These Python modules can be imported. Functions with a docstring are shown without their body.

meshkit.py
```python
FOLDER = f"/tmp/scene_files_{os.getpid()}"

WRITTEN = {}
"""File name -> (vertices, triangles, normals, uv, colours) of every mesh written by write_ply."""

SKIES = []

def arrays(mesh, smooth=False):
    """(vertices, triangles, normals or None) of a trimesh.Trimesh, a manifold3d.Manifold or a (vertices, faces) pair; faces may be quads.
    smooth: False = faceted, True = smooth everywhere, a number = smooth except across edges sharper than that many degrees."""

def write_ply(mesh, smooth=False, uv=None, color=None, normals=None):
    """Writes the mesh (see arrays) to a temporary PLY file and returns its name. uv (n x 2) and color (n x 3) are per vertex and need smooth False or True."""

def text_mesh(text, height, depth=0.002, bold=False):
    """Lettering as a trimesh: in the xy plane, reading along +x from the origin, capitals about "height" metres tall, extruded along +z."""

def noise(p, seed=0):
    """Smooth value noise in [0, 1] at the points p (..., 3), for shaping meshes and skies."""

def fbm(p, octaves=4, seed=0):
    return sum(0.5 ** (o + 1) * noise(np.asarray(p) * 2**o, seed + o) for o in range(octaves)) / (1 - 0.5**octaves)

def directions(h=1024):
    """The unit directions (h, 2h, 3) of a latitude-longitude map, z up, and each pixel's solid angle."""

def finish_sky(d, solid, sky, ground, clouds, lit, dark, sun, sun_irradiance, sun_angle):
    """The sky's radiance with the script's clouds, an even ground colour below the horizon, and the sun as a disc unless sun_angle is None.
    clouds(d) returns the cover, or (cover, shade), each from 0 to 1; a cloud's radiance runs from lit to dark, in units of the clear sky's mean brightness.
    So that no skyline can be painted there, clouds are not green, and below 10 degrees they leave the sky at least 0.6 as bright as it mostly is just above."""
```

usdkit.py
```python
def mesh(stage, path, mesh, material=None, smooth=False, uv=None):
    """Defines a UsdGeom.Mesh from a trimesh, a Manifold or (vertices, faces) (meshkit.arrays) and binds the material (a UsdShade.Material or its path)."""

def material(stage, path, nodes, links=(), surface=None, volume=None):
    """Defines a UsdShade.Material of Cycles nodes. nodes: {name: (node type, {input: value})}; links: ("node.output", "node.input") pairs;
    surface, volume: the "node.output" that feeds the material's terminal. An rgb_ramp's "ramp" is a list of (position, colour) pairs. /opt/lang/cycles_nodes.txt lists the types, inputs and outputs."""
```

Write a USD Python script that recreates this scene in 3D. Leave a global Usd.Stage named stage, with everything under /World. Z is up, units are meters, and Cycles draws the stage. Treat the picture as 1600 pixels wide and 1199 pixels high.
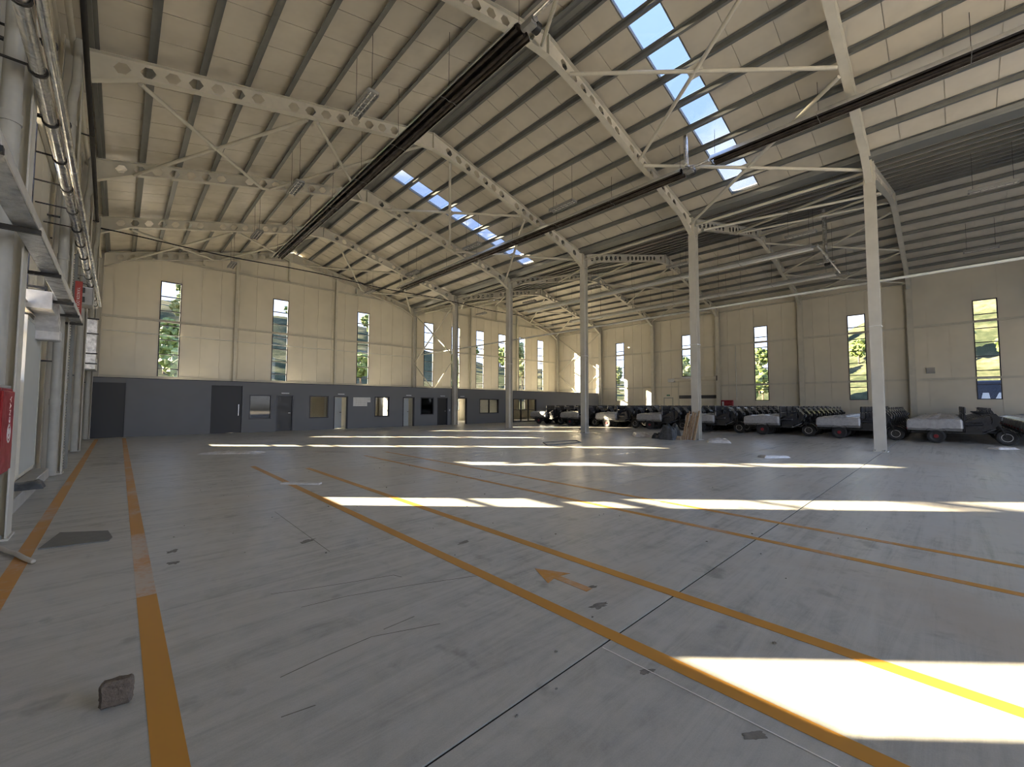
import math, random
import numpy as np, trimesh, usdkit, meshkit
from shapely.geometry import Polygon, LineString
from pxr import Usd, UsdGeom, UsdLux, UsdShade, Gf, Sdf

stage = Usd.Stage.CreateInMemory()
UsdGeom.SetStageUpAxis(stage, 'Z')
UsdGeom.SetStageMetersPerUnit(stage, 1.0)
UsdGeom.Xform.Define(stage, '/World')
PI = math.pi

# ------------------------------------------------------------------ camera
F_PX, YAW, PITCH, ROLL, CAM_H = 648.332, 43.41, 2.875, 0.12, 1.528
cam = UsdGeom.Camera.Define(stage, '/World/camera')
cam.CreateHorizontalApertureAttr(36.0)
cam.CreateVerticalApertureAttr(36.0 * 1199 / 1600)
cam.CreateFocalLengthAttr(36.0 * F_PX / 1600)
cam.CreateClippingRangeAttr(Gf.Vec2f(0.05, 3000))
cam.CreateExposureAttr(1.1)
y_, p_, r_ = (math.radians(a) for a in (YAW, PITCH, ROLL))
fw = np.array([math.sin(y_) * math.cos(p_), math.cos(y_) * math.cos(p_), math.sin(p_)])
rt = np.array([math.cos(y_), -math.sin(y_), 0.0])
up = np.cross(rt, fw)
rt, up = rt * math.cos(r_) + up * math.sin(r_), -rt * math.sin(r_) + up * math.cos(r_)
M = Gf.Matrix4d(*rt, 0, *up, 0, *(-fw), 0, 0, 0, CAM_H, 1)
UsdGeom.Xformable(cam).AddTransformOp().Set(M)

# ------------------------------------------------------------------ sky and sun
SKY, SUN = 2.6, 20.0
usdkit.material(stage, '/World/Looks/sky', {
    'c': ('texture_coordinate', {}), 's': ('separate_xyz', {}),
    'r': ('rgb_ramp', {'ramp': [(0.0, (.30, .29, .26)), (.495, (.34, .33, .30)), (.503, (.82, .83, .85)), (.56, (.56, .65, .86)), (.70, (.34, .51, .90)), (1.0, (.30, .47, .88))]}),
    'h': ('math', {'math_type': 'multiply_add', 'value2': .5, 'value3': .5}),
    'n': ('noise_texture', {'scale': 2.2, 'detail': 6, 'roughness': .6, 'distortion': .4}),
    'cr': ('rgb_ramp', {'ramp': [(0, (0, 0, 0)), (.5, (0, 0, 0)), (.72, (.75, .75, .75)), (1, (.9, .9, .9))]}),
    'up': ('map_range', {'from_min': 0.0, 'from_max': .1, 'clamp': True}),
    'cm': ('math', {'math_type': 'multiply'}),
    'm': ('mix_color', {'b': (.95, .97, 1.0)}),
    'b': ('background_shader', {'strength': SKY})},
    [('c.generated', 's.vector'), ('s.z', 'h.value1'), ('h.value', 'r.fac'), ('c.generated', 'n.vector'), ('n.fac', 'cr.fac'), ('s.z', 'up.value'), ('cr.color', 'cm.value1'), ('up.result', 'cm.value2'),
     ('cm.value', 'm.fac'), ('r.color', 'm.a'), ('m.result', 'b.color')], surface='b.background')
dome = UsdLux.DomeLight.Define(stage, '/World/sky_light')
dome.CreateIntensityAttr(1.0)
UsdShade.MaterialBindingAPI.Apply(dome.GetPrim()).Bind(UsdShade.Material.Get(stage, '/World/Looks/sky'))
sun = UsdLux.DistantLight.Define(stage, '/World/sun_light')
sun.CreateAngleAttr(0.53)
sun.CreateIntensityAttr(SUN)
sun.CreateNormalizeAttr(True)
sun.CreateColorAttr(Gf.Vec3f(1.0, .81, .53))
SD = np.array([.705, -.709, -.362]); SD /= np.linalg.norm(SD)
zz = -SD; xx = np.cross([0, 0, 1.0], zz); xx /= np.linalg.norm(xx); yy = np.cross(zz, xx)
UsdGeom.Xformable(sun).AddTransformOp().Set(Gf.Matrix4d(*xx, 0, *yy, 0, *zz, 0, 0, 0, 0, 1))

# ------------------------------------------------------------------ materials
LOOKS = {}
def mat(name, col, rough=.5, metal=0.0, var=.12, scale=4.0, bump=0.0, bscale=60.0, ior=.5, coat=0.0, coord='position'):
    path = '/World/Looks/' + name
    c = np.array(col, float)
    nodes = {'g': ('geometry', {}), 'n': ('noise_texture', {'scale': scale, 'detail': 5, 'roughness': .6}),
             'r': ('rgb_ramp', {'ramp': [(.25, tuple(c * (1 - var))), (.75, tuple(np.minimum(c * (1 + var), 1)))]}),
             'q': ('map_range', {'from_min': .3, 'from_max': .7, 'to_min': max(rough - .08, .03), 'to_max': min(rough + .08, 1)}),
             'p': ('principled_bsdf', {'metallic': metal, 'specular_ior_level': ior, 'coat_weight': coat})}
    links = [('g.position', 'n.vector'), ('n.fac', 'r.fac'), ('r.color', 'p.base_color'), ('n.fac', 'q.value'), ('q.result', 'p.roughness')]
    if bump:
        nodes['bn'] = ('noise_texture', {'scale': bscale, 'detail': 3})
        nodes['b'] = ('bump', {'strength': bump, 'distance': .01})
        links += [('g.position', 'bn.vector'), ('bn.fac', 'b.height'), ('b.normal', 'p.normal')]
    LOOKS[name] = usdkit.material(stage, path, nodes, links, surface='p.BSDF')
    return LOOKS[name]

mat('panel_wall', (.66, .615, .51), .42, var=.06, scale=.8)
mat('panel_roof', (.575, .53, .44), .34, var=.08, scale=.9)
mat('steel_paint', (.56, .535, .455), .45, var=.10, scale=2.5)
mat('steel_column', (.52, .505, .45), .45, var=.10, scale=2.0, bump=.05)
mat('galvanised', (.20, .205, .195), .45, metal=.35, var=.15, scale=3)
mat('aluminium', (.74, .74, .74), .42, metal=.85, var=.08, scale=6)
mat('foil', (.62, .63, .64), .30, metal=.9, var=.12, scale=5, bump=.5, bscale=22)
mat('silver_pipe', (.78, .78, .77), .22, metal=1.0, var=.08, scale=5)
mat('copper_pipe', (.55, .40, .30), .35, metal=.9, var=.1)
mat('heater_dark', (.035, .028, .024), .28, var=.2, metal=.4)
mat('black_metal', (.02, .02, .02), .45, var=.2)
mat('black_rubber', (.012, .012, .013), .6, var=.3)
mat('window_frame', (.03, .03, .038), .4, var=.15)
mat('office_grey', (.155, .163, .176), .62, var=.07, scale=1.5)
mat('office_dark', (.045, .048, .054), .6, var=.08)
mat('white_wall', (.72, .73, .72), .55, var=.04)
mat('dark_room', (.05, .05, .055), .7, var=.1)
mat('white_paint', (.66, .66, .64), .4, var=.05)
mat('door_leaf', (.50, .54, .56), .4, var=.04)
mat('pale_door', (.50, .52, .50), .45, var=.05)
mat('grey_pipe', (.36, .36, .33), .5, var=.12)
mat('pipe_paint', (.62, .62, .58), .35, var=.08)
mat('curb_concrete', (.40, .39, .36), .8, var=.15, scale=5, bump=.3)
mat('joint_dark', (.03, .03, .028), .9, ior=.1)
mat('red_paint', (.26, .012, .018), .3, var=.1)
mat('red_sign', (.34, .035, .025), .4, var=.1)
mat('white_print', (.75, .73, .70), .5, var=.03)
mat('exit_green', (.02, .16, .09), .4)
mat('lamp_housing', (.32, .32, .31), .4, var=.1, metal=.3)
mat('lamp_tube', (.82, .80, .74), .3, var=.02)
mat('clear_wrap', (.33, .33, .335), .28, var=.10, scale=9, coat=.3)
mat('tarp_dark', (.05, .055, .06), .35, var=.4, scale=6)
mat('black_plastic', (.010, .010, .011), .42, var=.3, coat=.12)
mat('black_wrap', (.014, .014, .018), .36, var=.5, scale=14, coat=.12, bump=.5, bscale=20)
mat('red_hub', (.22, .02, .025), .35, var=.1)
mat('steel_hub', (.45, .45, .45), .35, metal=.8)
mat('lens_glass', (.06, .06, .065), .12, var=.05)
mat('tail_red', (.30, .02, .02), .25)
mat('bed_grey', (.17, .17, .17), .38, var=.2, metal=.2)
mat('wood', (.36, .25, .15), .65, var=.3, scale=12)
mat('cardboard', (.38, .29, .19), .8, var=.2, scale=8)
mat('film_white', (.58, .57, .56), .3, var=.15, scale=8)
mat('brick_brown', (.11, .086, .066), .85, var=.35, scale=40, bump=.7, bscale=90)
mat('hose_white', (.50, .47, .42), .6, var=.12)
mat('plate_dark', (.16, .16, .15), .7, var=.2, scale=10, bump=.3)
mat('dirt', (.17, .16, .14), .85, var=.4, scale=20)
mat('foliage', (.10, .14, .035), .7, var=.6, scale=1.5)
mat('foliage_pale', (.17, .19, .07), .7, var=.5, scale=1.5)
mat('bark', (.12, .09, .06), .9)
mat('truck_blue', (.02, .03, .06), .5, var=.03)
mat('pale_sheet', (.62, .64, .68), .4, var=.05)
mat('yard', (.40, .38, .34), .85, var=.15, scale=.3)
usdkit.material(stage, '/World/Looks/hill', {
    'g': ('geometry', {}), 'n': ('noise_texture', {'scale': .09, 'detail': 8, 'roughness': .7}), 'n2': ('noise_texture', {'scale': .6, 'detail': 5, 'roughness': .7}),
    'a': ('mix_float', {'fac': .4}),
    'r': ('rgb_ramp', {'ramp': [(.40, (.016, .024, .013)), (.49, (.042, .052, .028)), (.57, (.09, .09, .055)), (.67, (.17, .16, .12))]}),
    'p': ('principled_bsdf', {'roughness': .9, 'specular_ior_level': .1})},
    [('g.position', 'n.vector'), ('g.position', 'n2.vector'), ('n.fac', 'a.a'), ('n2.fac', 'a.b'), ('a.result', 'r.fac'), ('r.color', 'p.base_color')], surface='p.BSDF')
# glass panes that let the sun through
def pane_mat(name, tint, gl=.0, k=.45, pw=4.0):
    usdkit.material(stage, '/World/Looks/' + name, {
        'lw': ('layer_weight', {'blend': .5}), 'pw': ('math', {'math_type': 'power', 'value2': pw}), 'f': ('math', {'math_type': 'multiply_add', 'value2': k, 'value3': .02}), 't': ('transparent_bsdf', {'color': tint}), 'g': ('glossy_bsdf', {'color': (.9, .9, .9), 'roughness': gl}), 'm': ('mix_closure', {})},
        [('lw.facing', 'pw.value1'), ('pw.value', 'f.value1'), ('f.value', 'm.fac'), ('t.BSDF', 'm.closure1'), ('g.BSDF', 'm.closure2')], surface='m.closure')
pane_mat('glass', (.625, .635, .645))
pane_mat('skylight_glass', (.58, .585, .60), .1, .97, 1.6)
# concrete floor: cloudy grey, scuffs, dark spots, a dusty sheen
usdkit.material(stage, '/World/Looks/concrete', {
    'g': ('geometry', {}), 'n1': ('noise_texture', {'scale': .35, 'detail': 6, 'roughness': .62, 'distortion': .6}),
    'n2': ('noise_texture', {'scale': 4.5, 'detail': 7, 'roughness': .68, 'distortion': .8}),
    'n3': ('noise_texture', {'scale': 130, 'detail': 2}),
    'mp': ('mapping', {'rotation': (0, 0, .78), 'scale': (.35, 5.0, 1)}), 'n4': ('noise_texture', {'scale': 1.2, 'detail': 6, 'roughness': .7, 'distortion': 1.0}),
    'n5': ('noise_texture', {'scale': 2.1, 'detail': 4, 'roughness': .55}),
    'a': ('mix_float', {'fac': .45}), 'b': ('mix_float', {'fac': .42}), 'c': ('mix_float', {'fac': .12}),
    'r': ('rgb_ramp', {'ramp': [(.30, (.235, .233, .217)), (.45, (.355, .351, .327)), (.55, (.43, .423, .394)), (.72, (.55, .542, .505))]}),
    'sp': ('rgb_ramp', {'ramp': [(0, (0, 0, 0)), (.63, (0, 0, 0)), (.70, (.5, .5, .5)), (1, (.8, .8, .8))]}),
    'm': ('mix_color', {'b': (.13, .125, .11)}),
    'brn': ('rgb_ramp', {'ramp': [(.0, (0, 0, 0)), (.52, (0, 0, 0)), (.7, (.5, .5, .5))]}),
    'm2': ('mix_color', {'b': (.33, .27, .21)}),
    'q': ('map_range', {'from_min': .35, 'from_max': .65, 'to_min': .24, 'to_max': .48}),
    'bp': ('bump', {'strength': .12, 'distance': .004}),
    'p': ('principled_bsdf', {'specular_ior_level': .55})},
    [('g.position', 'n1.vector'), ('g.position', 'n2.vector'), ('g.position', 'n3.vector'), ('g.position', 'mp.vector'), ('mp.vector', 'n4.vector'), ('g.position', 'n5.vector'),
     ('n1.fac', 'a.a'), ('n2.fac', 'a.b'), ('a.result', 'b.a'), ('n4.fac', 'b.b'), ('b.result', 'c.a'), ('n3.fac', 'c.b'), ('c.result', 'r.fac'),
     ('n5.fac', 'sp.fac'), ('sp.color', 'm.fac'), ('r.color', 'm.a'), ('n1.fac', 'brn.fac'), ('brn.color', 'm2.fac'), ('m.result', 'm2.a'), ('m2.result', 'p.base_color'),
     ('b.result', 'q.value'), ('q.result', 'p.roughness'), ('n2.fac', 'bp.height'), ('bp.normal', 'p.normal')], surface='p.BSDF')
def line_paint(name, wear):
    usdkit.material(stage, '/World/Looks/' + name, {
        'g': ('geometry', {}), 'n': ('noise_texture', {'scale': .8, 'detail': 8, 'roughness': .72}), 'n2': ('noise_texture', {'scale': 22, 'detail': 4}),
        'a': ('mix_float', {'fac': .22}),
        'r': ('rgb_ramp', {'ramp': [(.30, (.50, .24, .035)), (.62 - wear, (.48, .225, .04)), (.70 - wear, (.47, .29, .17)), (.78 - wear, (.47, .40, .33))]}),
        'p': ('principled_bsdf', {'roughness': .45})},
        [('g.position', 'n.vector'), ('g.position', 'n2.vector'), ('n.fac', 'a.a'), ('n2.fac', 'a.b'), ('a.result', 'r.fac'), ('r.color', 'p.base_color')], surface='p.BSDF')
line_paint('orange_line', 0.0)
line_paint('orange_worn', .12)
line_paint('orange_pale', .24)

# ------------------------------------------------------------------ helpers
USED = {}
def numbered(parent, name):
    k = (parent, name)
    n = USED.get(k, 0)
    USED[k] = n + 1
    return name if n == 0 else f'{name}_{n:03d}'
def cdata(prim, label=None, cat=None, group=None, kind=None):
    for k, v in (('label', label), ('category', cat), ('group', group), ('kind', kind)):
        if v:
            prim.SetCustomDataByKey(k, v)
def cat_mesh(ms):
    if isinstance(ms, (list, tuple)):
        ms = [m for m in ms if m is not None]
        return ms[0] if len(ms) == 1 else trimesh.util.concatenate(ms)
    return ms
class Thing:
    """An Xform at the thing's base; children are given in world coordinates."""
    def __init__(s, name, label, cat, base=(0, 0, 0), group=None, kind=None, parent='/World'):
        s.base = np.array(base, float)
        s.path = parent + '/' + numbered(parent, name)
        x = UsdGeom.Xform.Define(stage, s.path)
        if np.any(s.base):
            x.AddTranslateOp().Set(Gf.Vec3d(*s.base))
        s.prim = x.GetPrim()
        cdata(s.prim, label, cat, group, kind)
    def part(s, name, m, look, smooth=False, label=None, under=None, kind=None):
        m = cat_mesh(m).copy()
        m.apply_translation(-s.base)
        par = under or s.path
        p = par + '/' + numbered(par, name)
        g = usdkit.mesh(stage, p, m, '/World/Looks/' + look, smooth=smooth)
        cdata(g.GetPrim(), label=label, kind=kind)
        return p
def single(name, m, look, label, cat, base=None, smooth=False, group=None, kind=None):
    m = cat_mesh(m).copy()
    b = np.array(base if base is not None else [m.bounds[:, 0].mean(), m.bounds[:, 1].mean(), m.bounds[0, 2]], float)
    m.apply_translation(-b)
    p = '/World/' + numbered('/World', name)
    g = usdkit.mesh(stage, p, m, '/World/Looks/' + look, smooth=smooth)
    UsdGeom.Xformable(g).AddTranslateOp().Set(Gf.Vec3d(*b))
    cdata(g.GetPrim(), label, cat, group, kind)
    return p
def box(x0, x1, y0, y1, z0, z1):
    m = trimesh.creation.box([abs(x1 - x0), abs(y1 - y0), abs(z1 - z0)])
    m.apply_translation([(x0 + x1) / 2, (y0 + y1) / 2, (z0 + z1) / 2])
    return m
def align(z):
    z = np.asarray(z, float); z = z / np.linalg.norm(z)
    a = np.array([0, 0, 1.0]) if abs(z[2]) < .95 else np.array([0, 1.0, 0])
    x = np.cross(a, z); x /= np.linalg.norm(x)
    T = np.eye(4); T[:3, 0], T[:3, 1], T[:3, 2] = x, np.cross(z, x), z
    return T
def tube(p, q, r, n=10):
    p, q = np.array(p, float), np.array(q, float)
    m = trimesh.creation.cylinder(radius=r, height=np.linalg.norm(q - p), sections=n)
    T = align(q - p); T[:3, 3] = (p + q) / 2
    m.apply_transform(T)
    return m
def bar(p, q, w, h):
    p, q = np.array(p, float), np.array(q, float)
    m = trimesh.creation.box([w, h, np.linalg.norm(q - p)])
    T = align(q - p); T[:3, 3] = (p + q) / 2
    m.apply_transform(T)
    return m
def path_tube(pts, r, n=8):
    pts = np.array(pts, float)
    t = np.gradient(pts, axis=0); t /= np.linalg.norm(t, axis=1, keepdims=True)
    V, Fs = [], []
    ref = np.array([0, 0, 1.0]) if np.abs(t[:, 2]).mean() < .8 else np.array([1.0, 0, 0])
    for k, (p, d) in enumerate(zip(pts, t)):
        a = np.cross(ref, d); a /= np.linalg.norm(a); b = np.cross(d, a)
        for j in range(n):
            w = 2 * PI * j / n
            V.append(p + r * (math.cos(w) * a + math.sin(w) * b))
    for k in range(len(pts) - 1):
        for j in range(n):
            a, b = k * n + j, k * n + (j + 1) % n
            Fs += [[a, b, b + n], [a, b + n, a + n]]
    V += [pts[0], pts[-1]]
    for j in range(n):
        Fs += [[len(V) - 2, (j + 1) % n, j], [len(V) - 1, (len(pts) - 1) * n + j, (len(pts) - 1) * n + (j + 1) % n]]
    return trimesh.Trimesh(np.array(V), np.array(Fs), process=False)
def ext(poly, axis, a, b):
    """Extrude a 2-D polygon: axis 'y' takes (x, z) points from y=a to b, 'x' takes (y, z), 'z' takes (x, y)."""
    if not isinstance(poly, Polygon):
        poly = Polygon(poly)
    m = trimesh.creation.extrude_polygon(poly, b - a, engine='earcut')
    v = m.vertices.copy()
    if axis == 'y':
        m.vertices = np.stack([v[:, 0], v[:, 2] + a, v[:, 1]], 1); m.invert()
    elif axis == 'x':
        m.vertices = np.stack([v[:, 2] + a, v[:, 0], v[:, 1]], 1)
    else:
        m.vertices = v + [0, 0, a]
    return m
def ribbon(pts, t):
    return LineString(pts).buffer(t / 2, cap_style=2, join_style=2)
def rbox(x0, x1, y0, y1, z0, z1, c=.01):
    """A box with chamfered edges."""
    m = None
    pts = []
    for X, sx in ((x0, 1), (x1, -1)):
        for Y, sy in ((y0, 1), (y1, -1)):
            for Z, sz in ((z0, 1), (z1, -1)):
                pts += [(X + sx * c, Y + sy * c, Z), (X + sx * c, Y, Z + sz * c), (X, Y + sy * c, Z + sz * c)]
    return trimesh.convex.convex_hull(np.array(pts))

# ------------------------------------------------------------------ plan of the hall
XLF, XLW = -0.86, -1.25          # left columns' inner flange, left wall panels
XM, XR, XRW = 18.33, 37.33, 37.52
FR = lambda i: 1.65 + 6.0 * i    # frame lines
YE, YEW = FR(5), 31.85           # end frame, far wall panels
YF = -10.55                      # front wall behind the camera
S, RZ = .247, 12.15              # roof slope, rafter top at the ridge
R1, R2 = 8.6, 27.83              # ridges
def top(x):                      # top of the rafters
    return RZ - S * abs(x - R1) if x < (R1 + R2) / 2 else RZ - S * abs(x - R2)
HP = .155                         # purlin height
def under(x):
    return top(x) + HP
XV = (R1 + R2) / 2               # valley
W = 1.0

# ------------------------------------------------------------------ floor
fl = Thing('floor', 'grey concrete hall floor cut into large slabs', 'floor', kind='structure')
ys = [YF, -7.2, -4.27, -1.35, 1.58, 4.45, 7.4, 10.35, 13.3, 16.2, 19.15, 22.1, 25.05, 32.0]
xs = [-1.4, 8.7, 18.42, 28.0, 37.7]
for a, b in zip(ys, ys[1:]):
    for c, d in zip(xs, xs[1:]):
        ga = .008 if abs(a - 1.58) < .1 else .002
        gb = .008 if abs(b - 1.58) < .1 else .002
        gx = .0015
        fl.part('slab', box(c + gx, d - gx, a + ga, b - gb, -.0078, 0), 'concrete')
fl.part('joint_bed', box(-1.4, 37.7, YF, 32, -.3, -.008), 'joint_dark')
fl.part('apron', box(-60, 100, -70, 110, -.5, -.301), 'yard')

# ------------------------------------------------------------------ ceiling: roof panels and purlins
ce = Thing('ceiling', 'double pitched roof of beige insulated panels on galvanised purlins', 'ceiling', kind='structure')
SKY_Y = [(4.82, 5.82), (16.82, 17.82), (-7.18, -6.18)]
yy_ = [YF] + [k + .82 for k in range(-11, 32)] + [32.0]
yy_ = [y for y in yy_ if YF <= y <= 32]
def slope_poly(xa, xb, t0, t1):
    return [(xa, under(xa) + t0), (xb, under(xb) + t0), (xb, under(xb) + t1), (xa, under(xa) + t1)]
SLOPES = [(-1.4, R1 - 1e-4), (R1 + 1e-4, XV - 1e-4), (XV + 1e-4, R2 - 1e-4), (R2 + 1e-4, 37.7)]
SX0, SX1 = 8.86, 17.75
for k, (xa, xb) in enumerate(SLOPES):
    for a, b in zip(yy_, yy_[1:]):
        spans = [(xa, xb)]
        if k == 1 and any(abs(a - s[0]) < .01 for s in SKY_Y):
            spans = [(xa, SX0), (SX1, xb)]
        for c, d in spans:
            ce.part('roof_panel', [ext(slope_poly(c, d, .025, .12), 'y', a, b), ext(slope_poly(c, d, 0, .0249), 'y', a + .009, b - .009)], 'panel_roof')
def zed(x, flip, z0=None):
    z0 = top(x) + .012 if z0 is None else z0
    s = 1 if flip else -1
    return ribbon([(x - .085 * s, z0 + .03), (x - .085 * s, z0), (x, z0), (x, z0 + HP - .018), (x + .085 * s, z0 + HP - .018)], .008)
PUR = []
for k in range(9):
    PUR += [(-.72 + 1.03 * k, True), (R1 + (R1 + .72 - 1.03 * k - R1) if False else 2 * R1 + .72 - 1.03 * k, False)]
    PUR += [(R2 - (R1 + .72) + .05 + 1.03 * k + .0, True), (R2 + (R1 + .72) - .05 - 1.03 * k, False)]
PUR += [(R1 - .22, True), (R1 + .22, False), (R2 - .22, True), (R2 + .22, False)]
for x, f in sorted(PUR):
    ce.part('purlin', ext(zed(x, f), 'y', YF + .02, YEW - .01), 'galvanised')
for r in (R1, R2):
    ce.part('ridge_flashing', ext(ribbon([(r - .16, top(r) + HP - .06), (r, top(r) + HP - .02), (r + .16, top(r) + HP - .06)], .006), 'y', YF + .02, YEW - .01), 'galvanised')
gut = Thing('trim_1', 'sheet metal valley gutter above the middle row of columns', 'gutter', kind='structure')
gut.part('gutter_trough', ext(ribbon([(XV - .34, under(XV) + .02), (XV - .26, top(XV) + .03), (XV + .26, top(XV) + .03), (XV + .34, under(XV) + .02)], .01), 'y', YF + .02, YEW - .01), 'galvanised')

# skylights (windows in the roof)
NWIN = [0]
def wname():
    NWIN[0] += 1
    return f'window_{NWIN[0]}'
pur_r = sorted(x for x, f in PUR if SX0 - .6 < x < SX1 + .6)
for (a, b), where in zip(SKY_Y, ('over the nearest bay of the left aisle', 'over the third bay from the far wall', 'behind the camera')):
    w = Thing(wname(), f'long sloping skylight strip {where}', 'skylight', kind='structure')
    edge = [ext(slope_poly(SX0, SX1, .0, .12), 'y', a, a + .03), ext(slope_poly(SX0, SX1, .0, .12), 'y', b - .03, b), ext(slope_poly(SX0 - .02, SX0 + .02, 0, .12), 'y', a, b), ext(slope_poly(SX1 - .02, SX1 + .02, 0, .12), 'y', a, b)]
    w.part('frame', edge, 'galvanised')
    cuts = [SX0 + .02] + [x for x in pur_r if SX0 + .3 < x < SX1 - .3] + [SX1 - .02]
    for c, d in zip(cuts, cuts[1:]):
        w.part('pane', ext(slope_poly(c + .004, d - .004, .07, .076), 'y', a + .03, b - .03), 'skylight_glass')

# ------------------------------------------------------------------ walls of vertical panels
def wall(name, label, axis, pos, out, edges, openings, ztop, z0=0.0):
    """axis 'x': a wall at x=pos running along y. out = +1/-1: the side the outside is on. openings (u0,u1,z0,z1)."""
    t = Thing(name, label, 'wall', kind='structure')
    def piece(u0, u1, za, zb0, zb1):
        def pr(p, d0, d1):
            a, b = sorted((pos + out * d0, pos + out * d1))
            return ext(p, 'x' if axis == 'x' else 'y', a, b)
        g = .010
        t.part('wall_panel', [pr([(u0, za), (u1, za), (u1, zb1), (u0, zb0)], .0251, .10),
                              pr([(u0 + g, za), (u1 - g, za), (u1 - g, zb1), (u0 + g, zb0)], 0, .025)], 'panel_wall')
    for u0, u1 in zip(edges, edges[1:]):
        cuts = sorted([o for o in openings if o[0] < (u0 + u1) / 2 < o[1]], key=lambda o: o[2])
        z = z0
        for o in cuts:
            if o[2] > z + .01:
                piece(u0, u1, z, o[2], o[2])
            z = o[3]
        a, b = ztop(u0), ztop(u1)
        um = (u0 + u1) / 2
        if axis == 'y' and (u0 < R1 < u1 or u0 < R2 < u1):
            a = b = min(a, b)
        if min(a, b) > z:
            piece(u0, u1, z, a, b)
    return t
def tall_window(axis, pos, out, u0, u1, z0, z1, n, label, girts=()):
    w = Thing(wname(), label, 'window', kind='structure')
    def bx(a, b, za, zb, d0=.0, d1=.09):
        p, q = sorted((pos + out * d0, pos + out * d1))
        return box(p, q, a, b, za, zb) if axis == 'x' else box(a, b, p, q, za, zb)
    fr = .045
    w.part('frame', [bx(u0, u0 + fr, z0, z1, -.012), bx(u1 - fr, u1, z0, z1, -.012), bx(u0, u1, z0, z0 + fr, -.013), bx(u0, u1, z1 - fr, z1, -.013)], 'window_frame')
    zs = np.linspace(z0 + fr, z1 - fr, n + 1)
    for k in range(1, n):
        w.part('glazing_bar', bx(u0 + fr, u1 - fr, zs[k] - .022, zs[k] + .022, .0), 'window_frame')
    for k in range(n):
        w.part('pane', bx(u0 + fr, u1 - fr, zs[k] + (.022 if k else 0), zs[k + 1] - (.022 if k < n - 1 else 0), .045, .052), 'glass')
    return w
# left wall
LC = [4.6 + 6 * k for k in range(-2, 5)]
Lspan = [(c - .5, c + .5, 3.95 if k in (2, 4) else 1.88, 7.9) for k, c in zip(range(-2, 5), LC)]
ledges = sorted({round(v, 3) for v in np.arange(YF, 32, 1.0) * 0 + np.array([YF + .65 + j for j in range(43)])} | {YF, 31.95})
ledges = [YF] + [k + .1 for k in range(-10, 32)] + [31.95]
wall('wall_left', 'beige panel wall close to the camera on the left', 'x', XLW, -1, ledges, [(a, b, c, d) for a, b, c, d in Lspan], lambda u: under(XLW) + .03)
for k, (a, b, c, d) in zip(range(-2, 5), Lspan):
    tall_window('x', XLW, -1, a, b, c, d, 7 if c < 2 else 5, f'tall narrow window of the left wall in its bay number {k + 3}')
# right wall
RWD = (13.85, 17.25)
RC = [-1.59 - 6, -1.59, 4.41, 10.41, 16.41, 23.41]
Rspan = [(c - .5, c + .5, 4.1 if abs(c - 16.41) < .1 else 1.88, 7.9) for c in RC]
redges = [YF] + [k - .09 for k in range(-10, 32)] + [31.95]
wall('wall_right', 'beige panel wall behind the parked cargo tricycles', 'x', XRW, 1, redges, Rspan, lambda u: under(XRW) + .03)
rlab = ['out of view', 'tall narrow window at the right edge of the photo', 'tall narrow window just left of the nearest steel column', 'tall narrow window between the two nearest steel columns', 'short narrow window above the roller shutter', 'tall narrow window near the corner with the far wall']
for (a, b, c, d), l in zip(Rspan, rlab):
    tall_window('x', XRW, 1, a, b, c, d, 7 if c < 2 else 4, l)
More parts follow.
